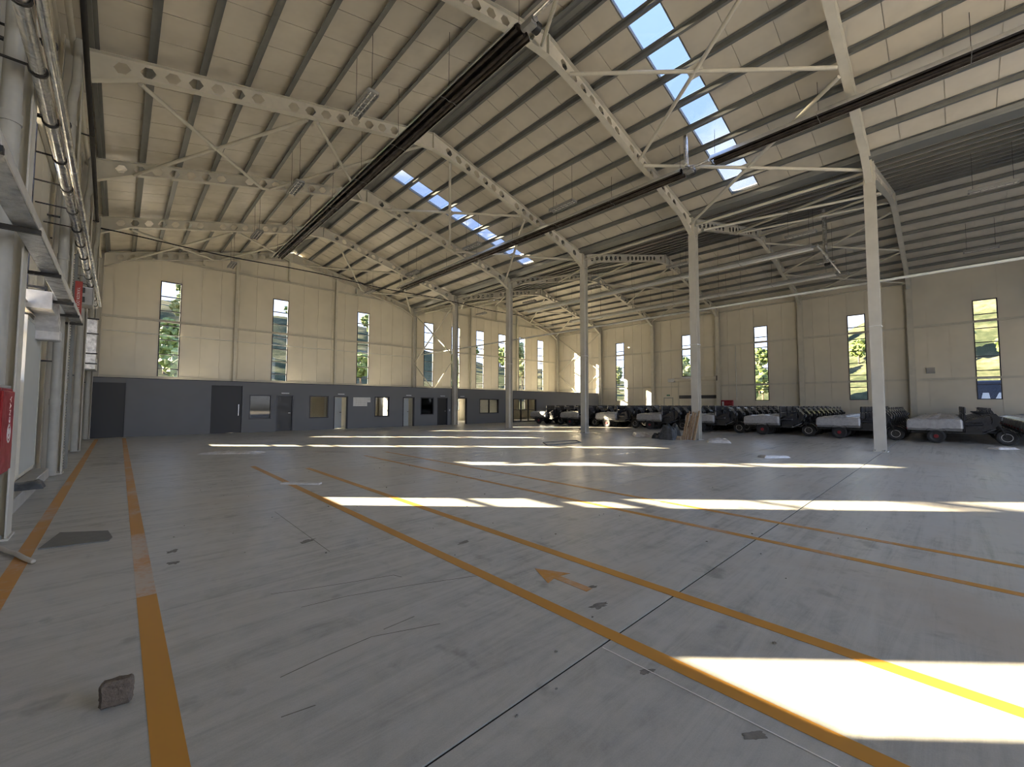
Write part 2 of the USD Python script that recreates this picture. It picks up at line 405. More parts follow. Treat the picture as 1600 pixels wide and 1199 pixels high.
# far wall
p1, p2 = 5.92 / 6, 2.93 / 3
c1 = [2.04 + 5.92 * k for k in range(3)]
c2 = [19.89 + 2.93 * k for k in range(6)]
e1 = [c1[0] - p1 / 2 + p1 * k for k in range(-3, 17)]
e2 = [c2[0] - p2 / 2 + p2 * k for k in range(-1, 20)]
e1 = [-1.35] + [e for e in e1 if -1.2 < e < 18.2] ; e2 = [e for e in e2 if 18.0 < e < 37.45] + [37.62]
Espan = [(c - p1 / 2, c + p1 / 2, .95, 8.79) for c in c1] + [(c - p2 / 2, c + p2 / 2, .95, 8.79) for c in c2]
wall('wall_far', 'tall beige panel gable wall rising behind the grey offices', 'y', YEW, 1, e1 + e2, Espan, lambda u: under(min(max(u, -1.3), 37.6)) + .02)
order = ['first', 'second', 'third', 'fourth', 'fifth', 'sixth', 'seventh', 'eighth', 'ninth', 'tenth', 'eleventh', 'twelfth']
for k, (a, b, c, d) in enumerate(Espan):
    tall_window('y', YEW, 1, a, b, c, d, 9, f'tall narrow window above the offices, {order[k]} from the left in the far wall')
# front wall behind the camera, with an open loading door
fedges = [-1.35] + [float(k) for k in range(-1, 38)] + [37.62]
wall('wall_front', 'panel wall behind the camera with open loading doors', 'y', YF, -1, fedges, [(5, 18, 0, 9.0), (26, 32, 0, 5.0)], lambda u: under(min(max(u, -1.3), 37.6)) + .02)

# girts: horizontal rails on the walls
NT = [1]
def trim(label, ms, look, smooth=False):
    NT[0] += 1
    t = Thing(f'trim_{NT[0]}', label, 'rail', kind='structure')
    for m in (ms if isinstance(ms, list) else [ms]):
        t.part('rail', m, look, smooth)
def cee(c, z, s, d=.06, h=.13):  # C rail profile, opening towards s
    return ribbon([(c + s * d, z - h / 2 + .02), (c + s * d, z - h / 2), (c, z - h / 2), (c, z + h / 2), (c + s * d, z + h / 2), (c + s * d, z + h / 2 - .02)], .006)
for z, l in ((6.6, 'upper'), (3.18, 'lower')):
    trim(f'{l} horizontal steel rail on the right wall', ext(cee(XRW - .012, z, -1), 'y', YF + .02, YEW - .02), 'steel_paint')
    trim(f'{l} horizontal steel rail on the left wall', ext(cee(XLW + .012, z, 1), 'y', YF + .02, YEW - .02), 'steel_paint')
for z, l in ((6.4, 'middle'), (3.05, 'lowest'), (10.08, 'highest')):
    xs_ = (-1.2, 37.45) if z < 9 else (0.6, 16.6)
    trim(f'{l} horizontal steel rail along the far wall', ext(cee(YEW - .012, z, -1), 'x', *xs_), 'steel_paint')
trim('highest steel rail along the far wall of the right aisle', ext(cee(YEW - .012, 10.08, -1), 'x', 20.2, 35.4), 'steel_paint')

# ------------------------------------------------------------------ columns
def h_column(x, y, zt, label, face, d=.32, b=.30, plate=True, name='steel_column', look='steel_column', along='x', z0=0.0, group=None, lip=.06):
    t = Thing(name, label, 'column', (x, y, z0), kind='thing', group=group)
    f = .016
    def bx(u0, u1, v0, v1, za, zb):
        return box(x + u0, x + u1, y + v0, y + v1, za, zb) if along == 'x' else box(x + v0, x + v1, y + u0, y + u1, za, zb)
    t.part('flange', bx(-d / 2, -d / 2 + f, -b / 2, b / 2, z0, zt), look)
    t.part('flange', bx(d / 2 - f, d / 2, -b / 2, b / 2, z0, zt), look)
    t.part('web', bx(-d / 2 + f, d / 2 - f, -.006, .006, z0, zt), look)
    if plate:
        t.part('base_plate', [bx(-d / 2 - lip, d / 2 + lip, -b / 2 - .04, b / 2 + .04, z0 + .0005, z0 + .022)] , look)
        for sx in (-1, 1):
            for sy in (-1, 1):
                c = trimesh.creation.cylinder(radius=.018, height=.05, sections=6)
                u, v = (sx * (d / 2 + .035), sy * (b / 2 - .03)) if lip > .03 else (sx * (d / 2 - .05), sy * (b / 2 + .02))
                c.apply_translation([x + (u if along == 'x' else v), y + (v if along == 'x' else u), z0 + .045])
                t.part('anchor_bolt', c, 'galvanised')
    return t
ml = {0: 'nearest steel column of the middle row, standing at the right', 1: 'steel column of the middle row with timber leaning on it', 2: 'third steel column of the middle row from the right',
      3: 'fourth steel column of the middle row, in front of the offices', 4: 'steel column of the middle row set against the office front', 5: 'steel column of the middle row on the far wall'}
for i in range(0, 6):
    t = h_column(XM, FR(i), top(XV) - .02, ml[i], -1, plate=i < 5, z0=0 if i < 5 else 2.67)
    y = FR(i)
    if i < 4:
        t.part('clamp_band', [box(XM - .18, XM + .18, y - .165, y + .165, 4.14 + dz, 4.18 + dz) for dz in (0,)], 'pipe_paint')
    t.part('stiffener', [box(XM - .144, XM + .144, y - .14, y + .14, z, z + .014) for z in (9.02, 9.5)], 'steel_column')
ll = ['second', 'third', 'fourth', 'fifth', 'sixth']
for i in range(-1, 6):
    h_column(XLF - .16, FR(i) - (.2 if i < 5 else 0), top(-1.0) - .02, f'steel column on the left wall, {order[5 - i]} from the far wall', 1, look='steel_column', lip=.02)
for i in range(-1, 6):
    h_column(XR - .0, FR(i), top(XR) - .02, f'steel column on the right wall, {order[5 - i]} from the far wall', -1, look='steel_paint', lip=.02)
for k, x in enumerate([5.31, 11.66, 24.5, 30.65]):
    h_column(x, YE + .02, top(x) - .47, f'slim gable post on the far wall, {order[k]} from the left', -1, d=.24, b=.14, plate=False, name='gable_post', look='steel_paint', along='y', z0=2.75)
for k, x in enumerate([3.55, 8.4, 13.2, 22.0, 27.8, 33.4]):
    single('short_post', box(x - .05, x + .05, YE - .06, YE + .10, 10.14, top(x) - .43), 'steel_paint', f'short post between the top rail and the gable rafter, {order[k]} from the left', 'post', kind='thing')

# ------------------------------------------------------------------ castellated rafters
def rafter(i, side):
    y = FR(i)
    xa, xb, r = (XLF + .004, XM - .164, R1) if side == 0 else (XM + .164, XR - .164, R2)
    D, DH, DR = .44, .74, .60
    def tz(x):
        return RZ - S * abs(x - r)
    topl = [(xa, tz(xa)), (r, tz(r)), (xb, tz(xb))]
    bot = [(xa, tz(xa) - DH), (xa + .95, tz(xa + .95) - D), (r - 1.7, tz(r - 1.7) - D), (r - .75, tz(r) - DR - .1), (r, tz(r) - DR - .02), (r + .75, tz(r) - DR - .1), (r + 1.7, tz(r + 1.7) - D), (xb - .95, tz(xb - .95) - D), (xb, tz(xb) - DH)]
    holes = []
    k, p = 0, .48
    u = xa + .62
    while u < xb - .5:
        if abs(u - r) > .42:
            z = tz(u) - D / 2 - (.03 if min(u - xa, xb - u) < .9 else 0)
            s = -S if u > r else S
            if (k % 9) != 7:
                hx = [(-.16, 0), (-.07, .135), (.07, .135), (.16, 0), (.07, -.135), (-.07, -.135)]
                holes.append([(u + a, z + b + s * a) for a, b in hx])
            k += 1
        u += p
    where = 'left' if side == 0 else 'right'
    num = order[5 - i] if i >= 0 else 'seventh'
    t = Thing('roof_rafter', f'castellated steel roof rafter over the {where} aisle, {num} from the far wall', 'rafter', ((xa + xb) / 2, y, tz(xa) - DH), kind='thing')
    t.part('web', ext(Polygon(topl + bot[::-1], holes), 'y', y - .006, y + .006), 'steel_paint')
    t.part('top_flange', ext(ribbon([(a, b + .004) for a, b in topl], .014), 'y', y - .1, y + .1), 'steel_paint')
    t.part('bottom_flange', ext(ribbon(bot, .016), 'y', y - .1, y + .1), 'steel_paint')
    t.part('ridge_plate', box(r - .02, r + .02, y - .1, y + .1, tz(r) - DR - .02, tz(r) - .01), 'steel_paint')
    for s, xx_ in ((1, xa), (-1, xb)):
        t.part('end_plate', box(xx_ - .003, xx_ + .017 if s > 0 else xx_ + .003, y - .1, y + .1, tz(xx_) - DH - .01, tz(xx_) - .0) if s > 0 else box(xx_ - .017, xx_ + .003, y - .1, y + .1, tz(xx_) - DH - .01, tz(xx_)), 'steel_paint')
for i in range(-1, 6):
    rafter(i, 0); rafter(i, 1)

# roof X bracing (tubes)
NB = [0]
def zb(x):
    return top(x) - .47
bay_l = {0: 'nearest braced bay', 2: 'middle braced bay', 4: 'braced bay at far wall'}
for b in (0, 2, 4):
    for sl, (xa, xb, nm) in enumerate([(.1, R1 - .35, 'left slope of left aisle'), (R1 + .9, XM - .5, 'right slope of left aisle'), (XM + .9, R2 - .4, 'left slope of right aisle'), (R2 + .8, XR - .5, 'right slope of right aisle')]):
        xm = (xa + xb) / 2
        for h, (c, d) in enumerate([(xa, xm - .15), (xm + .15, xb)]):
            ya, yb = FR(b) + .12, FR(b + 1) - .12
            t = Thing('roof_brace', f'{"lower" if (h == 0) == (sl in (0, 2)) else "upper"} crossed tubes under {nm}, {bay_l[b]}', 'brace', ((c + d) / 2, (ya + yb) / 2, zb(c)), kind='thing')
            t.part('brace_tube', tube((c, ya, zb(c)), (d, yb, zb(d)), .058, 10), 'steel_paint', 40)
            t.part('brace_tube', tube((d, ya, zb(d) + .0), (c, yb, zb(c) + .0), .058, 10), 'steel_paint', 40)
            mx, my = (c + d) / 2, (ya + yb) / 2
            t.part('gusset_plate', ext([(mx - .2, zb(mx) - .0 + .2 * S * (1 if sl in (1, 3) else -1)), (mx + .2, zb(mx) - .2 * S * (1 if sl in (1, 3) else -1)), (mx + .2, zb(mx) + .012 - .2 * S * (1 if sl in (1, 3) else -1)), (mx - .2, zb(mx) + .012 + .2 * S * (1 if sl in (1, 3) else -1))], 'y', my - .2, my + .2), 'steel_paint')
# upright X bracing in the last bay
for x, nm in ((XM, 'middle row of columns'), (XR, 'right wall')):
    for z0, z1, l in ((5.15, 9.2, 'upper'), (.35, 4.95, 'lower')):
        ya, yb = FR(4) + .16, FR(5) - .16
        t = Thing('upright_brace', f'{l} upright cross of white tubes in the {nm} by the far wall', 'brace', (x, (ya + yb) / 2, z0), kind='thing')
        zc = max(z0, 2.74)
        f = (z1 - zc) / (z1 - z0)
        t.part('brace_tube', tube((x, yb + (ya - yb) * f, zc), (x, yb, z1), .05), 'steel_paint', 40)
        t.part('brace_tube', tube((x, ya, z1), (x, ya + (yb - ya) * f, zc), .05), 'steel_paint', 40)
        if z0 > 1:
            t.part('gusset_plate', box(x - .008, x + .008, (ya + yb) / 2 - .18, (ya + yb) / 2 + .18, (z0 + z1) / 2 - .18, (z0 + z1) / 2 + .18), 'steel_paint')
# eave tubes between column heads
for x, nm in ((XM, 'middle row'), (XLF - .16, 'left wall'), (XR, 'right wall')):
    for k, (i) in enumerate(range(0, 5)):
        single('eave_tube', tube((x, FR(i) + .15, top(x) - .30), (x, FR(i + 1) - .15, top(x) - .30), .055), 'steel_paint', f'round eave tube between column heads of the {nm}, {order[4 - i]} from the far wall', 'tube', smooth=40, kind='thing')

# ------------------------------------------------------------------ offices along the far wall
YO, ZO = 25.87, 2.68
OP = [('panel', 3.4, 4.75, 0, 2.47), ('win', 5.08, 6.14, .70, 2.0), ('door', 6.39, 7.24, 0, 2.0), ('win', 8.12, 9.2, .70, 2.0), ('door', 9.52, 10.38, 0, 2.0), ('win', 12.14, 13.16, .70, 2.0),
      ('door', 14.17, 15.05, 0, 2.0), ('win', 15.56, 16.62, .78, 2.0), ('door', 16.96, 17.84, 0, 2.0), ('door', 18.74, 19.65, 0, 2.0), ('win', 20.92, 22.95, .8, 1.95), ('slide', 24.63, 27.52, 0, 2.0), ('panel', -.92, .2, 0, 2.47)]
wo = Thing('wall_office', 'dark grey office front wall along the far end', 'wall', kind='structure')
from shapely.ops import unary_union
shape = Polygon([(-1.24, 0), (37.4, 0), (37.4, ZO), (-1.24, ZO)])
for _, a, b, c, d in OP:
    shape = shape.difference(Polygon([(a, c - .01), (b, c - .01), (b, d), (a, d)]))
for k, g in enumerate(getattr(shape, 'geoms', [shape])):
    wo.part('wall_face', ext(g, 'y', YO, YO + .15), 'office_grey')
wo.part('coping', box(-1.24, 37.4, YO - .015, YO + .17, ZO, ZO + .03), 'office_dark')
ro = Thing('ceiling_office', 'flat roof of the office row', 'ceiling', kind='structure')
ro.part('roof_slab', box(-1.24, 37.4, YO + .15, 31.66, 2.53, 2.66), 'white_wall')
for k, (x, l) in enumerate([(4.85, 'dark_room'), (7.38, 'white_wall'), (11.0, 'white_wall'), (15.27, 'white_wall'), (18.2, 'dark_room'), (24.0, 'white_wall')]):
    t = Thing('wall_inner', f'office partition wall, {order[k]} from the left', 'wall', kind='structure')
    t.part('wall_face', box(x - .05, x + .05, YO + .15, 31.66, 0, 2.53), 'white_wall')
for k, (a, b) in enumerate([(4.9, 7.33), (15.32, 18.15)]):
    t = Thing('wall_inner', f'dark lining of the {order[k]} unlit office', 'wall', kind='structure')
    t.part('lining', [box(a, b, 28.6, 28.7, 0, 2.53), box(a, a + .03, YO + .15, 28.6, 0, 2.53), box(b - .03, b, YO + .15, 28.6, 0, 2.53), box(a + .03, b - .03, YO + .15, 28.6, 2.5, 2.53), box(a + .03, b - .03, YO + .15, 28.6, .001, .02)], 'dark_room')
ND = [0]
def dname():
    ND[0] += 1
    return f'door_{ND[0]}'
dl = {6.39: 'closed black office door beside the leftmost office window', 9.52: 'office door standing half open beside the pale office', 14.17: 'office door with pale glazed leaf, left of the dark office window', 16.96: 'closed black office door just left of the column', 18.74: 'open office doorway just right of the column against the offices'}
wl = {5.08: 'dark office window, leftmost in the grey front', 8.12: 'office window with a sunlit pale wall inside, left of the open door', 12.14: 'office window with bright sunlight inside, right of the notices', 15.56: 'dark office window right of the glazed door', 20.92: 'wide two-part office window right of the open doorway'}
for kind, a, b, c, d in OP:
    fr = .05
    def frame(t, bottom=True):
        ms = [box(a - .01, a + fr, YO - .012, YO + .16, c, d), box(b - fr, b + .01, YO - .012, YO + .16, c, d), box(a - .01, b + .01, YO - .013, YO + .16, d - fr, d + .01)]
        if bottom:
            ms.append(box(a - .01, b + .01, YO - .013, YO + .16, c - .01, c + fr))
        t.part('frame', ms, 'window_frame')
    if kind == 'win':
        t = Thing(wname(), wl[a], 'window', kind='structure')
        frame(t)
        if b - a > 1.5:
            m = (a + b) / 2
            t.part('glazing_bar', box(m - .035, m + .035, YO + .02, YO + .12, c + fr, d - fr), 'window_frame')
            t.part('pane', box(a + fr, m - .035, YO + .06, YO + .066, c + fr, d - fr), 'glass'); t.part('pane', box(m + .035, b - fr, YO + .06, YO + .066, c + fr, d - fr), 'glass')
        else:
            t.part('pane', box(a + fr, b - fr, YO + .06, YO + .066, c + fr, d - fr), 'glass')
    elif kind == 'door':
        t = Thing(dname(), dl[a], 'door', kind='structure')
        frame(t, False)
        if a in (6.39, 16.96):
            t.part('door_leaf', box(a + fr, b - fr, YO + .07, YO + .11, .01, d - fr), 'black_metal')
            t.part('handle', [box(b - .14, b - .12, YO + .03, YO + .07, 1.0, 1.02), box(b - .24, b - .12, YO + .02, YO + .04, .995, 1.025)], 'steel_hub')
        elif a != 18.74:
            L = b - a - 2 * fr
            ang = math.radians(32 if a < 12 else 28)
            lf = trimesh.util.concatenate([box(0, L, 0, .04, .012, d - fr - .01)])
            ha = trimesh.util.concatenate([box(L - .12, L - .10, -.05, .09, 1.0, 1.02), box(L - .24, L - .10, -.06, -.04, .99, 1.02)])
            T = trimesh.transformations.rotation_matrix(ang, [0, 0, 1]); T[:3, 3] = [a + fr, YO + .17, 0]
            lf.apply_transform(T); ha.apply_transform(T)
            p = t.part('door_leaf', lf, 'door_leaf'); t.part('handle', ha, 'black_metal', under=p)
    elif kind == 'slide':
        t = Thing(dname(), 'wide black framed glazed sliding door of the rightmost office', 'door', kind='structure')
        frame(t)
        n = 3
        xs3 = np.linspace(a + fr, b - fr, n + 1)
        for j in range(n):
            x0, x1 = xs3[j], xs3[j + 1]
            if j:
                t.part('glazing_bar', box(x0 - .05, x0 + .05, YO + .02, YO + .12, c + fr, d - fr), 'window_frame')
            t.part('glazing_bar', box(x0 + .05, x1 - .05, YO + .04, YO + .09, 1.03, 1.07), 'window_frame')
            t.part('pane', box(x0 + .03, x1 - .03, YO + .06, YO + .066, c + fr, 1.03), 'glass'); t.part('pane', box(x0 + .03, x1 - .03, YO + .06, YO + .066, 1.07, d - fr), 'glass')
    else:
        t = Thing(dname(), 'tall flush charcoal door panel ' + ('in the left corner' if a < 0 else 'recessed right of the blank grey stretch') + ' of the office front', 'door', kind='structure')
        dpt = .05 if a < 0 else .10
        t.part('door_leaf', box(a, b, YO + dpt, YO + dpt + .05, .005, d), 'office_dark')
        if a > 0:
            t.part('handle', [box(b - .16, b - .13, YO + dpt - .05, YO + dpt, 1.0, 1.03), box(b - .16, b - .13, YO + dpt - .06, YO + dpt - .03, .9, 1.5)], 'steel_hub')
# small plates above the doors, notices, switch, wall marks
for k, x in enumerate([6.82, 9.95, 14.6, 17.4, 19.2]):
    single('door_plate', rbox(x - .2, x + .2, YO - .02, YO, 2.10, 2.16, .004), 'pale_sheet', f'small pale name plate above an office door, {order[k]} from the left', 'sign', kind='thing')
t = Thing('notice_sheet', 'large white notice sheet taped to the office wall', 'notice', (11.17, YO - .001, 1.39), kind='thing')
t.part('sheet', box(10.71, 11.62, YO - .004, YO, 1.39, 1.95), 'white_paint')
t.part('printed_plan', [box(10.78 + .1 * k, 10.785 + .1 * k, YO - .006, YO - .004, 1.46, 1.88) for k in (1, 3, 4, 7)] + [box(10.85, 11.5, YO - .006, YO - .004, z, z + .006) for z in (1.47, 1.6, 1.72, 1.84)], 'grey_pipe')
t = Thing('notice_sheet', 'small white notice beside the large notice sheet', 'notice', (11.73, YO, 1.64), kind='thing')
t.part('sheet', box(11.63, 11.84, YO - .004, YO, 1.64, 1.95), 'white_paint')
rg = trimesh.creation.annulus(.045, .062, .002); rg.apply_transform(trimesh.transformations.rotation_matrix(PI / 2, [1, 0, 0])); rg.apply_translation([11.735, YO - .005, 1.83])
t.part('printed_ring', rg, 'grey_pipe')
t = Thing('light_switch', 'small white switch box on the office wall left of the column', 'switch', (18.02, YO, 1.05), kind='thing')
t.part('box', rbox(17.97, 18.07, YO - .03, YO, 1.0, 1.16, .008), 'white_paint'); t.part('rocker', rbox(18.0, 18.04, YO - .04, YO - .029, 1.05, 1.11, .004), 'pale_sheet')

# ------------------------------------------------------------------ right wall roller shutter, small door, cabinet
t = Thing(dname(), 'cream roller shutter with a dark band on the right wall', 'door', kind='structure')
for k in range(12):
    z = .02 + k * .295
    if not 2.05 < z < 2.3:
        t.part('slat', rbox(XRW - .045, XRW - .012, *RWD, z, z + .289, .006), 'panel_wall')
    else:
        t.part('slat', rbox(XRW - .05, XRW - .012, *RWD, z, z + .289, .006), 'office_dark', label='dark band of the shutter')
for yv in RWD:
    t.part('guide_rail', box(XRW - .09, XRW - .005, yv - .05, yv + .05, 0, 3.6), 'steel_paint')
t = Thing('shutter_roll', 'long white shutter roll housing above the roller shutter', 'shutter box', (XRW - .2, 15.6, 3.58), kind='thing')
t.part('roll', tube((XRW - .22, 13.75, 3.82), (XRW - .22, 17.5, 3.82), .17, 20), 'panel_wall', 40)
t.part('motor_box', rbox(XRW - .40, XRW - .04, 17.5, 18.1, 3.60, 3.94, .02), 'white_paint')
t.part('end_bracket', box(XRW - .42, XRW - .005, 13.70, 13.75, 3.6, 4.02), 'black_metal')
t = Thing(dname(), 'small cream side door left of the roller shutter', 'door', kind='structure')
t.part('frame', [box(XRW - .05, XRW, 17.78, 17.86, 0, 2.1), box(XRW - .05, XRW, 18.62, 18.70, 0, 2.1), box(XRW - .051, XRW, 17.78, 18.70, 2.1, 2.2)], 'grey_pipe')
p = t.part('door_leaf', box(XRW - .03, XRW - .003, 17.86, 18.62, .01, 2.1), 'panel_wall')
t.part('handle', box(XRW - .08, XRW - .03, 17.95, 18.05, 1.0, 1.03), 'black_metal', under=p)
t = Thing('exit_sign', 'small dark green exit sign above the side door', 'sign', (XRW - .02, 18.25, 2.33), kind='thing')
t.part('plate', rbox(XRW - .03, XRW - .005, 18.1, 18.4, 2.33, 2.47, .004), 'exit_green')
t.part('arrow', [box(XRW - .033, XRW - .03, 18.16, 18.34, 2.39, 2.41)], 'white_print')
def cabinet(name, label, x, y0, y1, z0, z1, d, sgn):
    t = Thing(name, label, 'fire cabinet', (x, (y0 + y1) / 2, z0), kind='thing')
    x2 = x + sgn * d
    t.part('body', rbox(min(x, x2), max(x, x2), y0, y1, z0, z1, .008), 'red_paint')
    return t, x2
t, x2 = cabinet('fire_cabinet', 'red fire hose cabinet on the right wall beside the roller shutter', XRW - .03, 12.55, 13.45, 1.36, 1.92, .24, -1)
t.part('door', rbox(x2 - .02, x2, 12.58, 13.42, 1.39, 1.89, .005), 'red_paint'); t.part('label_sheet', box(x2 - .022, x2 - .02, 13.22, 13.38, 1.45, 1.8), 'white_print')
t = Thing('wall_box', 'small grey electric box on the right wall by a steel column', 'electric box', (XRW - .06, .95, 3.55), kind='thing')
t.part('body', rbox(XRW - .12, XRW - .0, .62, 1.02, 3.55, 3.92, .01), 'grey_pipe'); t.part('lid', rbox(XRW - .13, XRW - .12, .66, .98, 3.59, 3.88, .004), 'lamp_housing')
single('wall_conduit', [tube((XRW - .05, 12.3, 1.9), (XRW - .05, 12.3, 6.5), .03), ], 'pipe_paint', 'thin upright conduit above the red cabinet on the right wall', 'pipe', smooth=40, kind='thing')

# ------------------------------------------------------------------ left wall: pipes, ducts, cabinet
def run(name, label, cat, x, z, r, y0, y1, look, hang=1.15, n=14, hr=None, hook=True):
    t = Thing(name, label, cat, (x, (y0 + y1) / 2, z - r), kind='thing')
    t.part('pipe', tube((x, y0, z), (x, y1, z), r, n), look, 40)
    y = y0 + .6
    while hook and y < y1 - .1:
        ring = trimesh.creation.annulus(r + .001, r + .016, .03, sections=14)
        ring.apply_transform(trimesh.transformations.rotation_matrix(PI / 2, [1, 0, 0])); ring.apply_translation([x, y, z])
        t.part('hanger', [ring, box(XLW, x - r - .005, y - .012, y + .012, z + r * .2, z + r * .2 + .02)], 'black_metal')
        y += hang
    return t
run('silver_pipe', 'thick silver insulated pipe along the left wall, lowest of the bundle', 'pipe', -.78, 5.2, .065, -3.0, 22.4, 'silver_pipe')
run('silver_pipe', 'slimmer silver pipe running beside the thick one on the left wall', 'pipe', -.645, 5.18, .045, -3.0, 21.8, 'silver_pipe', hook=False)
run('copper_pipe', 'thin copper coloured pipe along the left wall pipe bundle', 'pipe', -.70, 5.31, .02, -3.0, 21.5, 'copper_pipe', hook=False)
run('silver_pipe', 'silver pipe highest on the left wall, ending short of the others', 'pipe', -.74, 5.72, .055, -3.0, 9.4, 'silver_pipe', hang=1.9)
bp = [(-.78, 8.2, 9.62), (-.78, 9.8, 9.5), (-.78, 11.2, 9.29), (-.78, 12.2, 9.14), (-.78, 13.5, 8.90), (-.78, 15.5, 8.70), (-.78, 17.6, 8.33), (-.78, 20.3, 7.9)]
t = Thing('black_hose', 'thick black hose drooping from the roof edge along the left eave', 'hose', (-.78, 14, 7.8), kind='thing')
t.part('hose', path_tube(bp, .05, 10), 'black_rubber', True)
for y, z in ((15.5, 8.70), (20.2, 7.92)):
    t.part('hook', box(XLW + .07, -.73, y - .02, y + .02, z - .075, z - .05), 'black_metal')
single('gas_pipe', tube((XM + .3, YF + .5, 5.74), (XM + .3, YE - .3, 5.74), .045), 'pipe_paint', 'long pale pipe running past the middle columns at mid height', 'pipe', smooth=40, kind='thing')
single('gas_pipe', tube((-.8, YEW - .18, 5.56), (XM + .25, YEW - .18, 5.56), .022), 'pipe_paint', 'thin white pipe along the far wall of the left aisle', 'pipe', smooth=40, kind='thing')
cabp = [(-.9 + 26.4 * u, 25.38, 9.22 - .10 * math.sin(PI * u * 3) ** 2) for u in np.linspace(0, 1, 60)]
single('black_cable', path_tube(cabp, .028, 6), 'black_rubber', 'long black cable slung across the hall under a rafter', 'cable', smooth=True, kind='thing')
# long shallow foil tray on brackets
t = Thing('duct_tray', 'long shallow foil covered duct tray on black brackets along the left wall', 'duct tray', (-.76, 4, 3.3), kind='thing')
ysd = [-4.0, -1.6, .5, 2.5, 4.5, 6.45, 8.5, 10.7, 12.2, 13.35]
for a, b in zip(ysd, ysd[1:]):
    t.part('tray_section', rbox(-.85, -.672, a + .004, b - .004, 3.33, 3.39, .008), 'foil')
    t.part('bright_lip', box(-.671, -.662, a + .004, b - .004, 3.32, 3.42), 'aluminium')
for y in ysd[1:]:
    t.part('bracket', [box(-1.0, -.65, y - .03, y + .03, 3.275, 3.32)] + [box(-1.0, -.97, y - .03, y + .03, 3.32, 3.55)], 'black_metal')
    t.part('bracket_arm', box(XLW + .002, -1.0, y - .02, y + .02, 3.50, 3.54), 'black_metal')
t = Thing('duct_elbow', 'white wrapped duct elbow turning down below the foil duct', 'duct', (-1.0, 11.4, 2.9), kind='thing')
t.part('bend', ext(ribbon([(10.6, 3.3), (11.5, 3.32), (12.05, 3.0)], .30), 'x', -1.2, -.9), 'film_white')
t.part('collar', rbox(-1.22, -.88, 11.9, 12.25, 2.75, 2.95, .02), 'film_white')
t = Thing('air_duct', 'short upright foil duct in the far left corner above the office', 'duct', (-.9, 24.5, 2.8), kind='thing')
t.part('duct_section', rbox(-1.15, -.74, 23.6, 24.1, 2.9, 4.9, .012), 'foil'); t.part('duct_section', rbox(-1.15, -.74, 24.104, 25.2, 2.9, 3.4, .012), 'foil')
t.part('bracket', [box(XLW + .002, -.70, 23.56, 23.6, z, z + .05) for z in (3.1, 3.5, 4.3, 4.9)], 'black_metal')
t = Thing('fan_box', 'pale grey ventilation box on the left wall beyond the red sign', 'ventilation box', (-.8, 17.0, 4.2), kind='thing')
t.part('casing', rbox(-1.0, -.64, 16.6, 17.3, 4.30, 4.80, .02), 'lamp_housing'); t.part('mount', [box(-1.24, -.8, 16.5, 16.6, 4.62, 4.76), box(-1.24, -.8, 16.5, 16.6, 4.36, 4.5)], 'black_metal')
for k, i in enumerate((1, 2, 3, 4)):
    y = FR(i) - .66
    t = Thing('drain_pipe', f'upright grey drain pipe beside the left wall column, {order[k]} from the camera', 'pipe', (-1.05, y, 0), kind='thing')
    x0 = -.98
    t.part('pipe', path_tube([(x0, y, .02), (x0, y, 4.0), (x0, y, 7.9), (x0, y, 8.2), (x0 + .05, y - .08, 8.5), (x0 + .06, y - .10, 8.8), (x0 + .06, y - .10, 9.5)], .08, 14), 'grey_pipe', 50)
    for z in (1.5, 4.6, 7.6):
        t.part('coupling', tube((x0, y, z), (x0, y, z + .12), .092, 14), 'grey_pipe', 40)
    t.part('clip', [box(XLW + .002, x0 - .07, y - .02, y + .02, z, z + .03) for z in (2.4, 5.5)], 'black_metal')
single('cable_tray', [box(-.86, -.80, FR(2) + .17, FR(2) + .175, 0.05, 5.0)] + [box(-.875, -.86, FR(2) + .165, FR(2) + .18, .1 + .06 * k, .13 + .06 * k) for k in range(80)], 'galvanised', 'upright perforated cable tray on the left wall column', 'cable tray', kind='thing')
t, x2 = cabinet('fire_cabinet', 'large red fire cabinet with white print on the nearest left column', -1.06, 6.17, 6.82, .82, 1.68, .24, 1)
p = t.part('door', rbox(x2, x2 + .018, 6.20, 6.79, .85, 1.65, .005), 'red_paint')
tx = meshkit.text_mesh('YANGIN', .07, .002)
Tm = np.eye(4); Tm[:3, 0], Tm[:3, 1], Tm[:3, 2] = [0, 0, -1], [0, 1, 0], [1, 0, 0]
tx.apply_transform(Tm); tx.apply_translation([x2 + .018, 6.55, 1.60])
t.part('lettering', tx, 'white_print', under=p)
an = [trimesh.creation.annulus(r, r + .018, .002, sections=24) for r in (.035, .075)]
for a in an:
    a.apply_transform(trimesh.transformations.rotation_matrix(PI / 2, [0, 1, 0])); a.apply_translation([x2 + .019, 6.58, 1.22])
t.part('hose_symbol', an, 'white_print', under=p)
t.part('top_shelf', rbox(-1.05, x2 - .01, 6.2, 6.8, 1.68, 1.71, .004), 'lamp_housing')
t = Thing('hanging_sign', 'narrow red upright sign with white lettering high on the left wall', 'sign', (-.76, 13.45, 3.4), kind='thing')
t.part('board', rbox(-.81, -.69, 13.40, 13.43, 3.38, 4.28, .004), 'red_sign')
tx = meshkit.text_mesh('YANGIN DOLABI', .05, .002); tx.apply_translation(-tx.bounds.mean(0))
Tm = np.eye(4); Tm[:3, 0], Tm[:3, 1], Tm[:3, 2] = [0, 0, -1], [1, 0, 0], [0, -1, 0]
if np.linalg.det(Tm[:3, :3]) < 0:
    Tm[:3, 1] *= -1
tx.apply_transform(Tm); tx.apply_translation([-.75, 13.398, 3.86])
t.part('lettering', tx, 'white_print')
t = Thing(dname(), 'pale door leaf low on the left wall above the curb', 'door', kind='structure')
